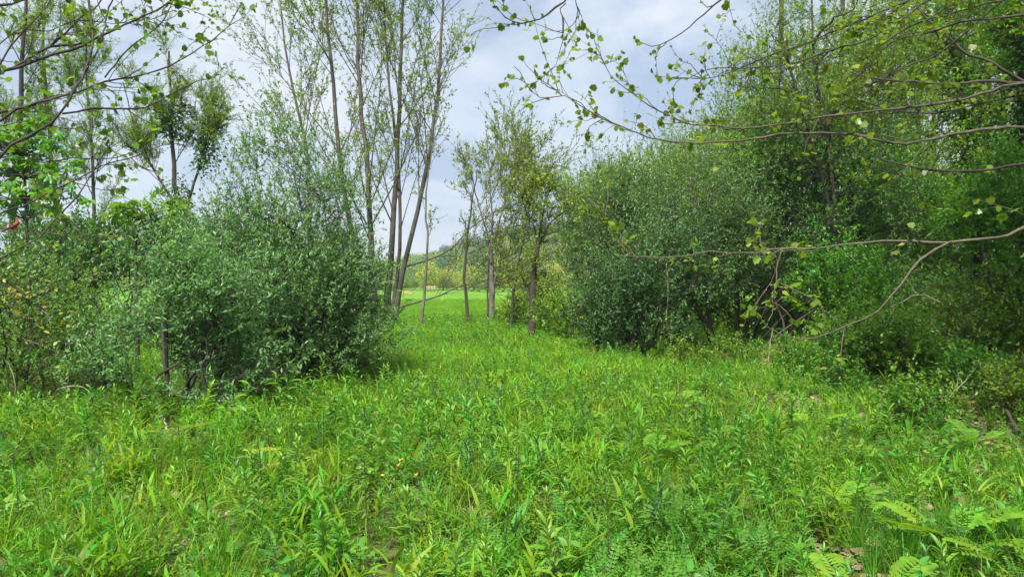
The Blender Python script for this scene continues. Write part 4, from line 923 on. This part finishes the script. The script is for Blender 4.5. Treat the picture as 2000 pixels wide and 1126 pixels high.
RL = [
 ([(2000,163),(1940,174),(1876,194),(1797,210),(1655,222),(1584,233),(1527,245),(1453,250),(1400,245),(1350,243),(1310,228),(1275,212),(1240,185),(1200,155),(1185,135),(1168,100),(1160,75)], (4.6,5.2), 9.5, 1.4, .8, 1, 2),
 ([(2000,252),(1957,254),(1868,266),(1805,274),(1744,277),(1691,268),(1637,262),(1549,264),(1456,276),(1371,279),(1306,277),(1265,272),(1240,262),(1200,242),(1150,213),(1110,193),(1097,187),(1075,194),(1055,192),(1040,180),(1020,155),(1005,130)], (4.4,5.2), 9.5, 1.4, .8, 1, 2),
 ([(1097,187),(1085,175),(1060,160),(1050,148)], 5.2, 3, 1.4, 1.6, 0, 0),
 ([(2000,185),(1922,204),(1833,217),(1744,215),(1673,195),(1620,170)], (4.9,5.4), 7, 2, .9, 1, 0),
 ([(2000,443),(1957,461),(1904,469),(1861,471),(1797,467),(1744,469),(1691,476),(1638,480),(1591,484),(1527,483),(1478,494),(1424,495),(1378,495),(1353,505),(1300,506),(1240,500),(1205,499)], (4.0,4.6), 10, 1.3, .45, 1, 1),
 ([(1858,471),(1815,493),(1787,512),(1773,537),(1744,572),(1719,604),(1691,622),(1662,635),(1620,654),(1577,663),(1541,658),(1513,645),(1492,626),(1478,612)], (4.05,4.2), 5, 1.5, .6, 0, 1),
 ([(1527,485),(1513,548),(1510,587),(1535,605),(1563,631)], 4.3, 3.5, 2, .2, 0, 1),
 ([(1240,500),(1225,480),(1205,460),(1190,440),(1178,428)], 4.6, 2.5, 1.2, 1.5, 0, 1),
 ([(2000,321),(1956,327),(1913,334),(1870,337),(1828,335),(1785,328),(1737,318),(1700,303),(1640,262)], (5.2,5.8), 8, 2.5, .3, 1, 0),
 ([(2000,162),(1953,160),(1913,159),(1855,163),(1793,161),(1727,157),(1660,140)], (5.6,6.2), 9, 3, .3, 1, 0),
 ([(2010,165),(1996,160),(1953,133),(1926,115),(1892,104),(1870,85),(1839,61),(1807,37),(1790,10)], (5.8,6), 12, 4, .3, 1, 0),
 ([(1990,-20),(1921,29),(1887,59),(1860,80),(1812,112),(1780,125),(1721,155),(1650,215)], (5.2,5.6), 8, 2, .6, 1, 0),
 ([(2000,-12),(1950,3),(1900,15),(1849,29),(1807,43),(1740,75),(1690,120)], (5,5.6), 7, 2, .9, 1, 0),
 ([(2000,30),(1920,38),(1860,48),(1825,63),(1780,72),(1743,83),(1700,130),(1650,170)], (4.8,5.4), 8, 2, .9, 1, 0),
 ([(1880,-40),(1815,0),(1767,35),(1700,75),(1655,85),(1602,107),(1549,124),(1478,131),(1407,133),(1350,150)], (4.8,5.2), 8, 1.5, 1.1, 1, 0),
 ([(1850,-50),(1780,0),(1700,33),(1620,67),(1567,89),(1513,107),(1470,124),(1400,150),(1310,152)], (4.9,5.3), 7, 1.5, 1.1, 1, 0),
 ([(1460,-40),(1407,0),(1353,46),(1328,67),(1300,84),(1280,92),(1240,76)], (4.9,5.1), 4, 1.3, .8, 0, 0),
 ([(1140,-60),(1108,0),(1087,18),(1059,37),(1020,46),(988,34),(966,12)], (5.2,5.4), 5, 1.5, 1.0, 0, 0),
 ([(1105,7),(1094,21),(1100,53),(1096,75),(1062,80)], 5.4, 2.5, 1.2, 1.2, 0, 0),
 ([(1115,-10),(1131,25),(1130,53)], 5.4, 2.2, 1.2, 1.2, 0, 0),
]
LL = [
 ([(0,144),(45,128),(90,110),(148,90),(180,76),(220,61),(247,47),(281,29),(326,7),(360,-20)], (4.8,5.4), 10, 3, .8, 1, 0),
 ([(-20,150),(22,135),(67,108),(94,92),(146,87),(175,78)], (4.9,5.1), 6, 4, .5, 1, 0),
 ([(99,90),(135,54),(169,29),(191,7),(210,-20)], (5,5.2), 5, 2.5, 1., 0, 0),
 ([(0,240),(52,211),(90,198),(146,180),(202,160),(259,151),(304,135),(360,110),(405,83),(439,56),(450,45),(470,10)], (4.6,5.4), 9, 1.6, 1., 1, 0),
 ([(0,220),(34,214),(70,204)], 4.8, 6, 5, .3, 1, 0),
 ([(205,151),(225,124),(247,97),(292,63),(326,22),(337,-10)], (5,5.3), 4, 2, 1., 0, 0),
 ([(0,307),(37,277),(99,237),(124,217),(146,180),(162,153),(173,119),(182,83),(180,52),(173,22),(172,-20)], (4.4,4.8), 10, 4, .35, 1, 0),
 ([(162,148),(191,97),(202,61),(209,34),(225,-10)], (4.7,5), 5, 2.5, .8, 0, 0),
 ([(121,222),(180,215),(225,214),(292,205),(326,189),(360,171),(387,155),(427,146)], (4.6,5.2), 4.5, 1.6, 1., 0, 0),
 ([(0,416),(50,399),(99,371),(149,349),(194,329),(224,317),(263,304),(298,289),(348,280)], (4.6,5.1), 6, 1.6, .8, 1, 0),
 ([(0,307),(50,312),(87,314),(139,307),(186,311),(224,307),(273,292)], (4.8,5.2), 4, 1.8, .5, 1, 0),
 ([(0,391),(50,386),(94,385),(130,372)], (4.8,5), 4.5, 2.5, .5, 1, 1),
 ([(0,500),(50,478),(84,461),(112,424),(139,391),(164,361),(186,332),(206,294),(219,270),(219,237)], (4.5,5), 7, 1.6, .4, 1, 0),
 ([(0,446),(50,449),(87,452),(124,457),(174,458),(250,462)], (5.2,5.5), 4.5, 2, .5, 1, 1),
 ([(-30,20),(0,11),(34,1),(70,-12)], (4.8,5), 9, 5, .5, 1, 0),
 ([(0,126),(22,90),(67,40),(90,18),(110,-15)], (5,5.2), 4, 2, 1., 0, 0),
 ([(-10,95),(40,55),(90,62),(150,40),(215,45),(290,38),(340,20)], (5.1,5.5), 3.5, 1.5, 1.2, 1, 0),
]
near_tree('overhanging_tree', 'near tree whose smooth boughs reach in from the right edge', [np.array([4.9, 4.6, .0]), np.array([4.95, 4.7, 2]), np.array([4.8, 5.0, 4.5]), np.array([5.0, 5.2, 8])], .17, RL, 300, 'bark_dark', 1)
near_tree('overhanging_tree', 'near tree whose dark boughs reach in from the left edge', [np.array([-5.0, 4.8, 0]), np.array([-4.95, 4.9, 2]), np.array([-5.1, 5.0, 4]), np.array([-5.0, 5.0, 7.5])], .15, LL, 300, 'bark_dark', 2)

# ------------------------------------------------------------------ red bird on a left bough
def bird():
    c = P(31, 440, 5.15) ; root = empty('bird', tuple(c - np.array([.02, 0, .035]))); tag(root, 'tiny red bird perched on the thin pale bough at the left edge', 'bird')
    M['red'] = plain('feather_red', (.30, .035, .025), .7, .2, 80); M['redd'] = plain('feather_dark_red', (.16, .035, .03), .7, .2, 80); M['beak'] = plain('beak', (.6, .2, .05), .5)
    g = Geo(); pth = smooth_path([c + [-.045, 0, -.016], c + [-.02, 0, -.006], c + [0, 0, .004], c + [.012, 0, .016], c + [.020, 0, .024]], 12)
    t = np.linspace(0, 1, 12); rr = np.interp(t, [0, .15, .45, .7, .85, 1], [.004, .012, .019, .014, .013, .004]); tubes(g, pth[None], rr[None], 10)
    link('body', g.mesh('body', M['red'], True), root)
    g = Geo(); tubes(g, np.array([[c + [-.04, 0, -.014], c + [-.075, 0, -.030], c + [-.10, 0, -.042]]]), np.array([[.007, .008, .005]]), 6); link('tail', g.mesh('tail', M['redd'], True), root)
    for s in (-1, 1):
        g = Geo(); leaves(g, (c + [0.004, s * .017, .006])[None], np.array([[-1.0, 0, -.35]]), np.array([[0, s * 1.0, 0]]), .05, .03, CURL); link('wing', g.mesh('wing', M['redd']), root)
        g = Geo(); tubes(g, np.array([[c + [-.002, s * .007, -.012], c + [.0, s * .007, -.024], c + [.001, s * .007, -.036]]]), np.full((1, 3), .0013), 4); link('leg', g.mesh('leg', M['beak']), root)
    g = Geo(); tubes(g, np.array([[c + [.024, 0, .024], c + [.031, 0, .022], c + [.037, 0, .020]]]), np.array([[.005, .003, .0004]]), 5); link('beak', g.mesh('beak', M['beak']), root)
    g = Geo(); tubes(g, np.array([[c + [.012, 0, .028], c + [.006, 0, .038], c + [.0, 0, .046]]]), np.array([[.008, .005, .0008]]), 5); link('crest', g.mesh('crest', M['red'], True), root)
bird()

# ------------------------------------------------------------------ things standing in the meadow
def place(me, name, label, cat, pxy, zt, group=None, s=1.0, rz=None, split=None):
    x, y = gpx(*pxy, zt); root = empty(name, (x, y, float(ground_z(x, y)))); root.rotation_euler[2] = rng.uniform(0, 6.28) if rz is None else rz; root.scale = (s, s, s)
    tag(root, label, cat, group)
    for nm, m in me: 
        o = bpy.data.objects.new(nm, m); COL.objects.link(o); o.parent = root
    return root
def fern_parts(n, L0, h, mat='fern'):
    out = []
    for i in range(n):
        a = i * 6.283 / n + rng.normal(0, .3); s = rng.uniform(.4, .9); g = Geo(); d = nrm(np.array([math.cos(a) * s, math.sin(a) * s, 1.0]))
        path = grow(np.zeros((1, 3)), d[None], h * rng.uniform(.7, 1.1), 4, .05, 0); tubes(g, path, taper(.003, .002, 1, 4), 4, 1)
        d2 = d + np.array([math.cos(a) * .9, math.sin(a) * .9, .05]); ll = L0 * rng.uniform(.8, 1.15)
        leaves(g, path[:, -1], d2[None], np.array([[-math.cos(a) * .4, -math.sin(a) * .4, 1.0]]), ll, ll * .95, FROND); out.append(('frond', g.mesh('frond', [M[mat], M['stem']])))
    return out
def meadow_things():
    GFn = 'yellow green ferns in the meadow'
    spots = [((1145, 815), 'bright fern nearest the meadow centre, leftmost of the fern group'), ((1200, 800), 'bright fern at the back of the fern group'),
             ((1255, 850), 'bright fern in the middle of the fern group'), ((1330, 765), 'single bright fern behind the fern group, by the bush shade'),
             ((1385, 825), 'bright fern at the right end of the fern group'), ((1165, 850), 'bright fern at the front left of the fern group'), ((1340, 850), 'bright fern at the front right of the fern group'),
             ((1580, 800), 'small fern by the brown leaf patch under the bushes'), ((1630, 935), 'bright fern with upright fronds amid goldenrod on the right'), ((1680, 955), 'bright fern right beside the dark grass patch'),
             ((1720, 1112), 'large lobed fern at the bottom edge of the picture'), ((1660, 1118), 'smaller lobed fern left of the large one at the bottom edge'), ((1860, 1000), 'pale fern beside bare soil on the right'),
             ((1990, 1040), 'fern cut by the right edge of the picture'), ((960, 720), 'small yellowish fern on the far part of the meadow path'), ((1905, 830), 'fern below the bramble at the right edge')]
    for (xy, lab) in spots:
        big = xy[1] > 1100
        place(fern_parts(5 if big else 6, .24, .20), 'fern', lab, 'fern', xy, .3, GFn, 1.0 if big else rng.uniform(.85, 1.15))
    # round-leaved seedling and pinnate seedlings
    def seedling(n, L0, h, tmpl, mat, asp=1.0):
        g = Geo(); st = grow(np.zeros((1, 3)), np.array([[.05, 0, 1.0]]), h, 5, .05); tubes(g, st, taper(.005, .003, 1, 5), 4); parts = [('stem', g.mesh('stem', M['darkstem']))]
        for i in range(n):
            a = i * 6.283 / n + rng.normal(0, .3); g = Geo(); ll = L0 * rng.uniform(.8, 1.2)
            leaves(g, st[:, -1] - [0, 0, .02 * i], np.array([[math.cos(a), math.sin(a), .35]]), np.array([[0, 0, 1.0]]), ll, ll * asp, tmpl); parts.append(('leaf', g.mesh('leaf', [M[mat]])))
        return parts
    place(seedling(5, .22, .42, AILAN, 'yellow'), 'seedling', 'lime green seedling with round paired leaflets below the olive bush', 'seedling', (355, 825), .42)
    place(seedling(4, .18, .40, AILAN, 'near_pale'), 'seedling', 'pale tipped seedling in the grass left of the yellow flowers', 'seedling', (512, 868), .4)
    place(seedling(4, .16, .36, AILAN, 'orange'), 'seedling', 'orange tipped seedling beside the pale tipped one', 'seedling', (535, 866), .36, s=.6)
    for xy, lab in (((480, 765), 'broad leaved weed standing at the foot of the olive bush'), ((560, 745), 'tall lance leaved weed before the dark foot of the olive bush'), ((650, 752), 'lance leaved weed where the olive bush meets the path')):
        place([('foliage', f_herb(4, .62, .15, 'bright', CURL, .3, (8, 12)))], 'leafy_weed', lab, 'weed', xy, .5)
    for xy, lab, s in (((240, 880), 'big clump of broad bladed grass near the left edge', 1.0), ((700, 790), 'clump of glossy broad grass left of the path', .9), ((820, 1090), 'clump of broad grass at the bottom edge left of the vetch', .9), ((600, 960), 'clump of broad grass left of the yellow flowers', .9), ((200, 1060), 'clump of broad grass in the bottom left corner', .9)):
        place([('blades', f_broadgrass(16, .30, .20, .020))], 'grass_clump', lab, 'grass clump', xy, .3, 'broad grass clumps', s)
    # yellow flowers
    fl = [((782, 908), 'topmost yellow flower head'), ((778, 918), 'yellow flower head just below the topmost one'), ((746, 940), 'leftmost yellow flower head'), ((812, 940), 'rightmost yellow flower head'), ((779, 970), 'lowest yellow flower head')]
    for xy, lab in fl:
        g = Geo(); k = 7; a = np.arange(k) * .9
        leaves(g, np.tile([0, 0, .30], (k, 1)) + rng.normal(0, .004, (k, 3)), np.stack([np.cos(a), np.sin(a), np.full(k, .6)], 1), np.tile([0, 0, 1.0], (k, 1)), .016, .013, OVAL)
        g2 = Geo(); tubes(g2, grow(np.zeros((1, 3)), np.array([[0, 0, 1.0]]), .30, 4, .02), taper(.002, .0012, 1, 4), 4); g3 = Geo()
        k2 = 9; pt = np.column_stack([rng.normal(0, .01, (k2, 2)), rng.uniform(.08, .27, k2)]); a = rng.uniform(0, 6.28, k2)
        leaves(g3, pt, np.stack([np.cos(a), np.sin(a), .4 + 0 * a], 1), np.tile([0, 0, 1.0], (k2, 1)), .022, .012, OVAL)
        place([('petals', g.mesh('petals', M['petal'])), ('stem', g2.mesh('stem', M['stem'])), ('leaves', g3.mesh('leaves', M['herb']))], 'yellow_flower', lab + ' of the small scatter in the grass', 'flower', xy, .30, 'yellow flowers in the meadow', 1.1)
    # dark rush stalks
    for xy, wh in (((205, 1000), 'in the lower left of the meadow'), ((420, 980), 'below the orange tipped seedling'), ((725, 985), 'just below the leftmost yellow flower'), ((875, 800), 'above the yellow flowers, the nearer of two'), ((855, 770), 'above the yellow flowers, the farther of two'), ((980, 1000), 'left of the vetch patch, first of three'), ((1045, 960), 'above the vetch patch, highest of three'), ((1005, 990), 'left of the vetch patch, middle of three'), ((40, 960), 'close to the left edge'), ((1505, 870), 'right of the fern group'), ((1190, 1040), 'inside the vetch patch'), ((950, 790), 'left of the fern group on the path'), ((630, 870), 'right of the pale tipped seedling')):
        h = rng.uniform(.45, .75); g = Geo(); st = grow(np.zeros((1, 3)), np.array([[rng.normal(0, .15), rng.normal(0, .15), 1.0]]), h, 6, .04); tubes(g, st, taper(.0038, .002, 1, 6), 5)
        g2 = Geo(); k = 8; t = rng.uniform(.5, 1, (1, k)); pt, _ = along(st, t); a = rng.uniform(0, 6.28, k)
        leaves(g2, pt[0], np.stack([np.cos(a), np.sin(a), .8 + 0 * a], 1), np.tile([0, 0, 1.0], (k, 1)), .05, .009, LANCE)
        place([('stem', g.mesh('stem', M['darkstem'])), ('leaves', g2.mesh('leaves', M['herb']))], 'stalk', 'thin dark upright stalk ' + wh, 'stalk', xy, h * .5, 'thin dark stalks in the meadow')
    # fallen sticks, deadwood
    def stick(name, lab, cat, pts, r0, r1, mat='dead_wood', tw=3):
        root = empty(name, tuple(pts[0])); tag(root, lab, cat); path = smooth_path(pts, 12); path[1:-1] += rng.normal(0, r0 * .5, (10, 3))
        g = Geo(); tubes(g, path[None], taper(r0, r1, 1, 12), 7); link('stick', g.mesh('stick', M[mat], True), root)
        if tw:
            t_, _, _ = spawn(path[None], tw, .3, .9, (30, 70), (.2, .5), 5, .15, .1)
            for i in range(tw): g = Geo(); tubes(g, t_[i:i + 1], taper(r1 * .8, .002, 1, 5), 4); link('twig', g.mesh('twig', M[mat], True), root)
    def gp(px, Y, z=.03): q = GX(px, Y); q[2] += z; return q
    stick('fallen_branch', 'dark fallen branch sloping over the litter at the right edge', 'branch', [gp(1990, 7.6, .05), gp(1950, 8.4, .25), gp(1900, 9.6, .55)], .022, .010, 'bark_dark')
    stick('fallen_branch', 'thin pale stick leaning up left of the dark fallen branch', 'branch', [gp(1790, 8.2, .05), gp(1850, 8.8, .2), gp(1915, 9.6, .42)], .008, .005)
    stick('fallen_branch', 'broken grey stick lying between fern and dark grass', 'branch', [gp(1640, 5.9, .06), gp(1690, 5.5, .08), gp(1735, 5.1, .05)], .013, .009)
    stick('dead_stub', 'short pale broken stub by the litter below the near olive bush', 'stub', [gp(322, 7.6, .0), gp(326, 7.7, .12), gp(322, 7.75, .24)], .014, .008, tw=1)
    stick('dead_branch', 'grey dead branch with snapped twigs above the mounded shrub', 'branch', [P(1835, 590, 11), P(1800, 575, 11), P(1760, 590, 11.2), P(1720, 610, 11.4)], .012, .006, tw=5)
    stick('dead_branch', 'pale dead twig arching over the litter at the thicket foot', 'branch', [gp(95, 9.6, .1), P(120, 757, 9.4), P(165, 757, 9.3), gp(200, 9.2, .1)], .008, .004, tw=2)
    stick('hanging_vine', 'thin pale bare stem hanging before the dark olive bush', 'stem', [P(1300, 505, 15), P(1305, 560, 15), P(1302, 610, 15), P(1303, 645, 15)], .010, .006, tw=0)
    stick('dead_sapling', 'thin bleached stem standing in the shade right of the olive trunk', 'stem', [gp(1500, 13, 0), P(1503, 680, 13), P(1510, 640, 13)], .009, .006, tw=1)
    stick('log', 'dark fallen log lying behind the leafy shrub', 'log', [P(1600, 598, 14), P(1690, 590, 14), P(1760, 588, 14)], .06, .05, 'bark_dark', 0)
    g = Geo(); c = P(1800, 612, 12.6); k = 160; q = c + rng.normal(0, 1, (k, 3)) * [.25, .2, .22]; ls = rng.uniform(.04, .08, k)
    root = empty('dead_fern', tuple(GX(1800, 12.6))); tag(root, 'rusty red withered fronds beside the mounded shrub', 'fern')
    M['rust'] = leafmat('rust', (.22, .06, .02), .03, .5, .2, .8, tcol=(1, .8, .6)); leaves(g, q, rng.normal(0, 1, (k, 3)) + [0, 0, -.6], rng.normal(0, 1, (k, 3)), ls, ls * .2, LANCE); link('fronds', g.mesh('fronds', M['rust']), root)
    g = Geo(); st = grow(np.tile(GX(1800, 12.6), (6, 1)), rng.normal(0, .3, (6, 3)) + [0, 0, 1], 1.2, 5, .08); tubes(g, st, taper(.008, .003, 6, 5), 4); link('stalks', g.mesh('stalks', M['bark_brown']), root)
meadow_things()

# ------------------------------------------------------------------ beyond the field
def far():
    def crown_form(n, size, mats, sq=1.0, seed=0, h=1.0):
        blobs = [(np.array([rng.normal(0, .18), rng.normal(0, .18), .55 + rng.normal(0, .1)]) * [1, 1, h], np.array([.32, .32, .30 * h]) * rng.uniform(.8, 1.1)) for _ in range(6)]
        vol = rng.integers(0, 6, n); c = np.array([b[0] for b in blobs])[vol]; r = np.array([b[1] for b in blobs])[vol]
        d = nrm(rng.normal(size=(n, 3))); p = c + d * r * (rng.random(n) ** .2)[:, None]; g = Geo(); ls = rng.uniform(.6, 1.3, n) * size
        leaves(g, p, rng.normal(0, 1, (n, 3)), d + rng.normal(0, .4, (n, 3)), ls, ls * .8, LANCE)
        return g.mesh('crown', [M[m] for m in mats])
    def trunk_form():
        g = Geo(); tubes(g, np.array([[(0, 0, -.02), (.01, 0, .3), (0, .01, .7)]]), np.array([[.03, .022, .01]]), 6)
        b, _, _ = spawn(np.array([[(0, 0, 0), (.01, 0, .3), (0, .01, .7)]], float), 7, .4, 1, (30, 60), (.2, .4), 4, .1, .1); tubes(g, b, taper(.01, .003, 7, 4), 3)
        return g.mesh('trunk', M['bark_brown'], True)
    tr = trunk_form()
    forms = {'y': [crown_form(1500, .05, ['far2']) for _ in range(2)], 'g': [crown_form(1500, .05, ['far1']) for _ in range(2)], 'd': [crown_form(1400, .05, ['far3'], h=1.2) for _ in range(2)]}
    labs = {'y': 'round yellow green tree at the far edge of the field', 'g': 'mid green tree at the far edge of the field', 'd': 'dark tree at the far edge of the field'}
    K = (('y', 'largest round yellow green tree, beside the grey roofed house', 840, 138, 6.2), ('y', 'round yellow green tree directly above the board fence', 866, 142, 4.6), ('y', 'small yellow green tree just right of the board fence', 893, 145, 4.4),
         ('d', 'dark tree behind the yellow green one above the fence', 872, 160, 7.5), ('g', 'green tree rising behind the grey roofed house', 800, 185, 7), ('y', 'yellow green tree behind the bent thin trunk', 925, 150, 5.4),
         ('g', 'green tree behind the pale forked tree', 957, 150, 5.4), ('y', 'yellow green tree just right of the pale forked tree', 985, 150, 6.), ('g', 'low green tree behind the creeper wrapped leaning stem', 1010, 148, 5),
         ('g', 'green tree behind the small dark forked tree', 1045, 150, 6.5), ('y', 'yellow green tree farthest right along the field edge', 1080, 150, 6.5), ('g', 'taller green tree behind the gap right of the fence', 905, 172, 7),
         ('g', 'green tree seen between the tight clump of trunks', 765, 160, 7), ('g', 'green tree seen between the olive bush and the first grey trunk', 738, 150, 6.5), ('d', 'dark tree left of the pale forked tree', 940, 170, 8),
         ('g', 'tall green tree behind the creeper wrapped leaning stem', 1020, 176, 7.5), ('g', 'green tree farther back behind the crooked bare stem', 826, 176, 7))
    for k, (ty, lab, px, Y, h) in enumerate(K):
        q = GX(px, Y); r = empty('field_tree', tuple(q)); tag(r, lab + ', at the far field edge' if len(lab.split()) < 12 else lab, 'tree', 'trees along the far edge of the field'); r.scale = (h * .95, h * .95, h); r.rotation_euler[2] = rng.uniform(0, 6)
        for nm, m in (('trunk', tr), ('crown', forms[ty][k % 2])): o = bpy.data.objects.new(nm, m); COL.objects.link(o); o.parent = r
    # woods on the hill
    n = 4200; x = rng.uniform(-240, 270, n); y = 215 + 300 * rng.random(n) ** 1.1; p = np.stack([x, y, hill_z(x, y) - .3], 1)
    top = (pn(p[:, :2], .02, 31) > .35) & (p[:, 2] > 10); idx = np.where(top & (rng.random(n) < .75), rng.integers(4, 6, n), rng.integers(0, 4, n))
    scatter('woods', 'spring woods in mixed greens covering the low hill beyond the field', forms['y'] + forms['g'] + forms['d'], p, rng.uniform(4, 8.0, n), .03, idx)
    # hedge / rough strip along the far field edge
    n = 900; x = rng.uniform(-110, 90, n); y = rng.uniform(140, 156, n); z = ground_z(x, y)
    scatter('rough_strip', 'low scrubby strip running along the far edge of the field', forms['g'] + forms['y'], np.stack([x, y, z], 1), rng.uniform(1.4, 3.2, n), .1)
    # house
    hx, hy = GX(752, 150)[0], 150.
    root = empty('house', (hx, hy, float(ground_z(hx, hy)))); root.scale = (1, 1, .75); tag(root, 'small grey roofed house half hidden behind the hedgerow trunks', 'house')
    def box(x0, x1, y0, y1, z0, z1):
        v = np.array([(x, y, z) for z in (z0, z1) for y in (y0, y1) for x in (x0, x1)], float); return v, [np.array([(0, 2, 3, 1), (4, 5, 7, 6), (0, 1, 5, 4), (2, 6, 7, 3), (0, 4, 6, 2), (1, 3, 7, 5)])]
    def lk(nm, g, m, par): o = bpy.data.objects.new(nm, g.mesh(nm, m)); COL.objects.link(o); o.parent = par; return o
    wall = plain('siding_white', (.42, .42, .40), .7, .08); roof = plain('roof_grey', (.33, .35, .38), .8, .15)
    g = Geo(); g.add(*box(-3.2, 3.2, -2.2, 2.2, -.1, 1.5)); wl = lk('wall', g, wall, root)
    g = Geo(); v = np.array([(-3.6, -2.6, 1.45), (3.6, -2.6, 1.45), (3.6, 2.6, 1.45), (-3.6, 2.6, 1.45), (-3.6, 0, 2.6), (3.6, 0, 2.6)], float); g.add(v, [np.array([(0, 1, 5, 4), (3, 4, 5, 2), (0, 3, 2, 1)]), np.array([(0, 4, 3), (1, 2, 5)])]); lk('roof', g, roof, root)
    dk = plain('glass_dark', (.05, .06, .07), .2, .1)
    for x0 in (-2.2, .9): g = Geo(); g.add(*box(x0, x0 + .9, -2.23, -2.21, .6, 1.2)); lk('window', g, dk, root)
    g = Geo(); g.add(*box(-.5, .2, -2.23, -2.21, 0, 1.25)); lk('door', g, plain('door_brown', (.2, .1, .06), .6), root)
    # wooden fence
    q = GX(834, 122); root = empty('wooden_fence', tuple(q)); tag(root, 'short run of yellowish upright board fence at the far side of the field', 'fence'); fw_ = plain('fence_wood', (.34, .27, .15), .8, .25)
    bm_ = Geo(); bm_.add(*box(-.06, .06, -.03, .03, 0, .95)); bme = bm_.mesh('board', fw_)
    for i in range(6):
        o = bpy.data.objects.new('board', bme); COL.objects.link(o); o.parent = root; o.location = (i * .24, rng.normal(0, .02), rng.normal(0, .03))
    for z in (.3, .7): g = Geo(); g.add(*box(-.15, 1.35, .035, .08, z, z + .1)); lk('rail', g, fw_, root)
    # heap of orange clay
    q = GX(797, 105); root = empty('clay_heap', tuple(q)); g = Geo(); na, nr = 20, 8; a = np.linspace(0, 2 * np.pi, na, endpoint=False); V = []
    for i in range(nr):
        t = i / (nr - 1); 
        for k in range(na): rr = .8 * (1 - t) * (1 + .2 * math.sin(3 * a[k] + i) + rng.normal(0, .05)); V.append((math.cos(a[k]) * rr, math.sin(a[k]) * rr * .7, .45 * t ** .8 + rng.normal(0, .02)))
    q4 = [(i * na + k, i * na + (k + 1) % na, (i + 1) * na + (k + 1) % na, (i + 1) * na + k) for i in range(nr - 1) for k in range(na)]; g.add(np.array(V), [np.array(q4)])
    lk('clay', g, plain('clay', (.27, .17, .08), .95, .35, 3), root); tag(root, 'small heap of orange clay beyond the hedgerow trunks', 'heap')
far()

# ------------------------------------------------------------------ air
def haze():
    x0, x1, y0, y1, z0, z1 = -2100, 2100, -40, 3100, -2., 75.
    v = np.array([(x, y, z) for z in (z0, z1) for y in (y0, y1) for x in (x0, x1)], float)
    g = Geo(); g.add(v, [np.array([(0, 2, 3, 1), (4, 5, 7, 6), (0, 1, 5, 4), (2, 6, 7, 3), (0, 4, 6, 2), (1, 3, 7, 5)])])
    m = bpy.data.materials.new('haze'); m.use_nodes = True; t = m.node_tree; t.nodes.clear()
    o = t.nodes.new('ShaderNodeOutputMaterial'); p = t.nodes.new('ShaderNodeVolumePrincipled')
    p.inputs['Color'].default_value = (.86, .92, 1, 1); p.inputs['Density'].default_value = .0004; p.inputs['Anisotropy'].default_value = .2
    t.links.new(p.outputs[0], o.inputs['Volume'])
    tag(link('haze', g.mesh('haze', m)), kind='stuff')
haze()
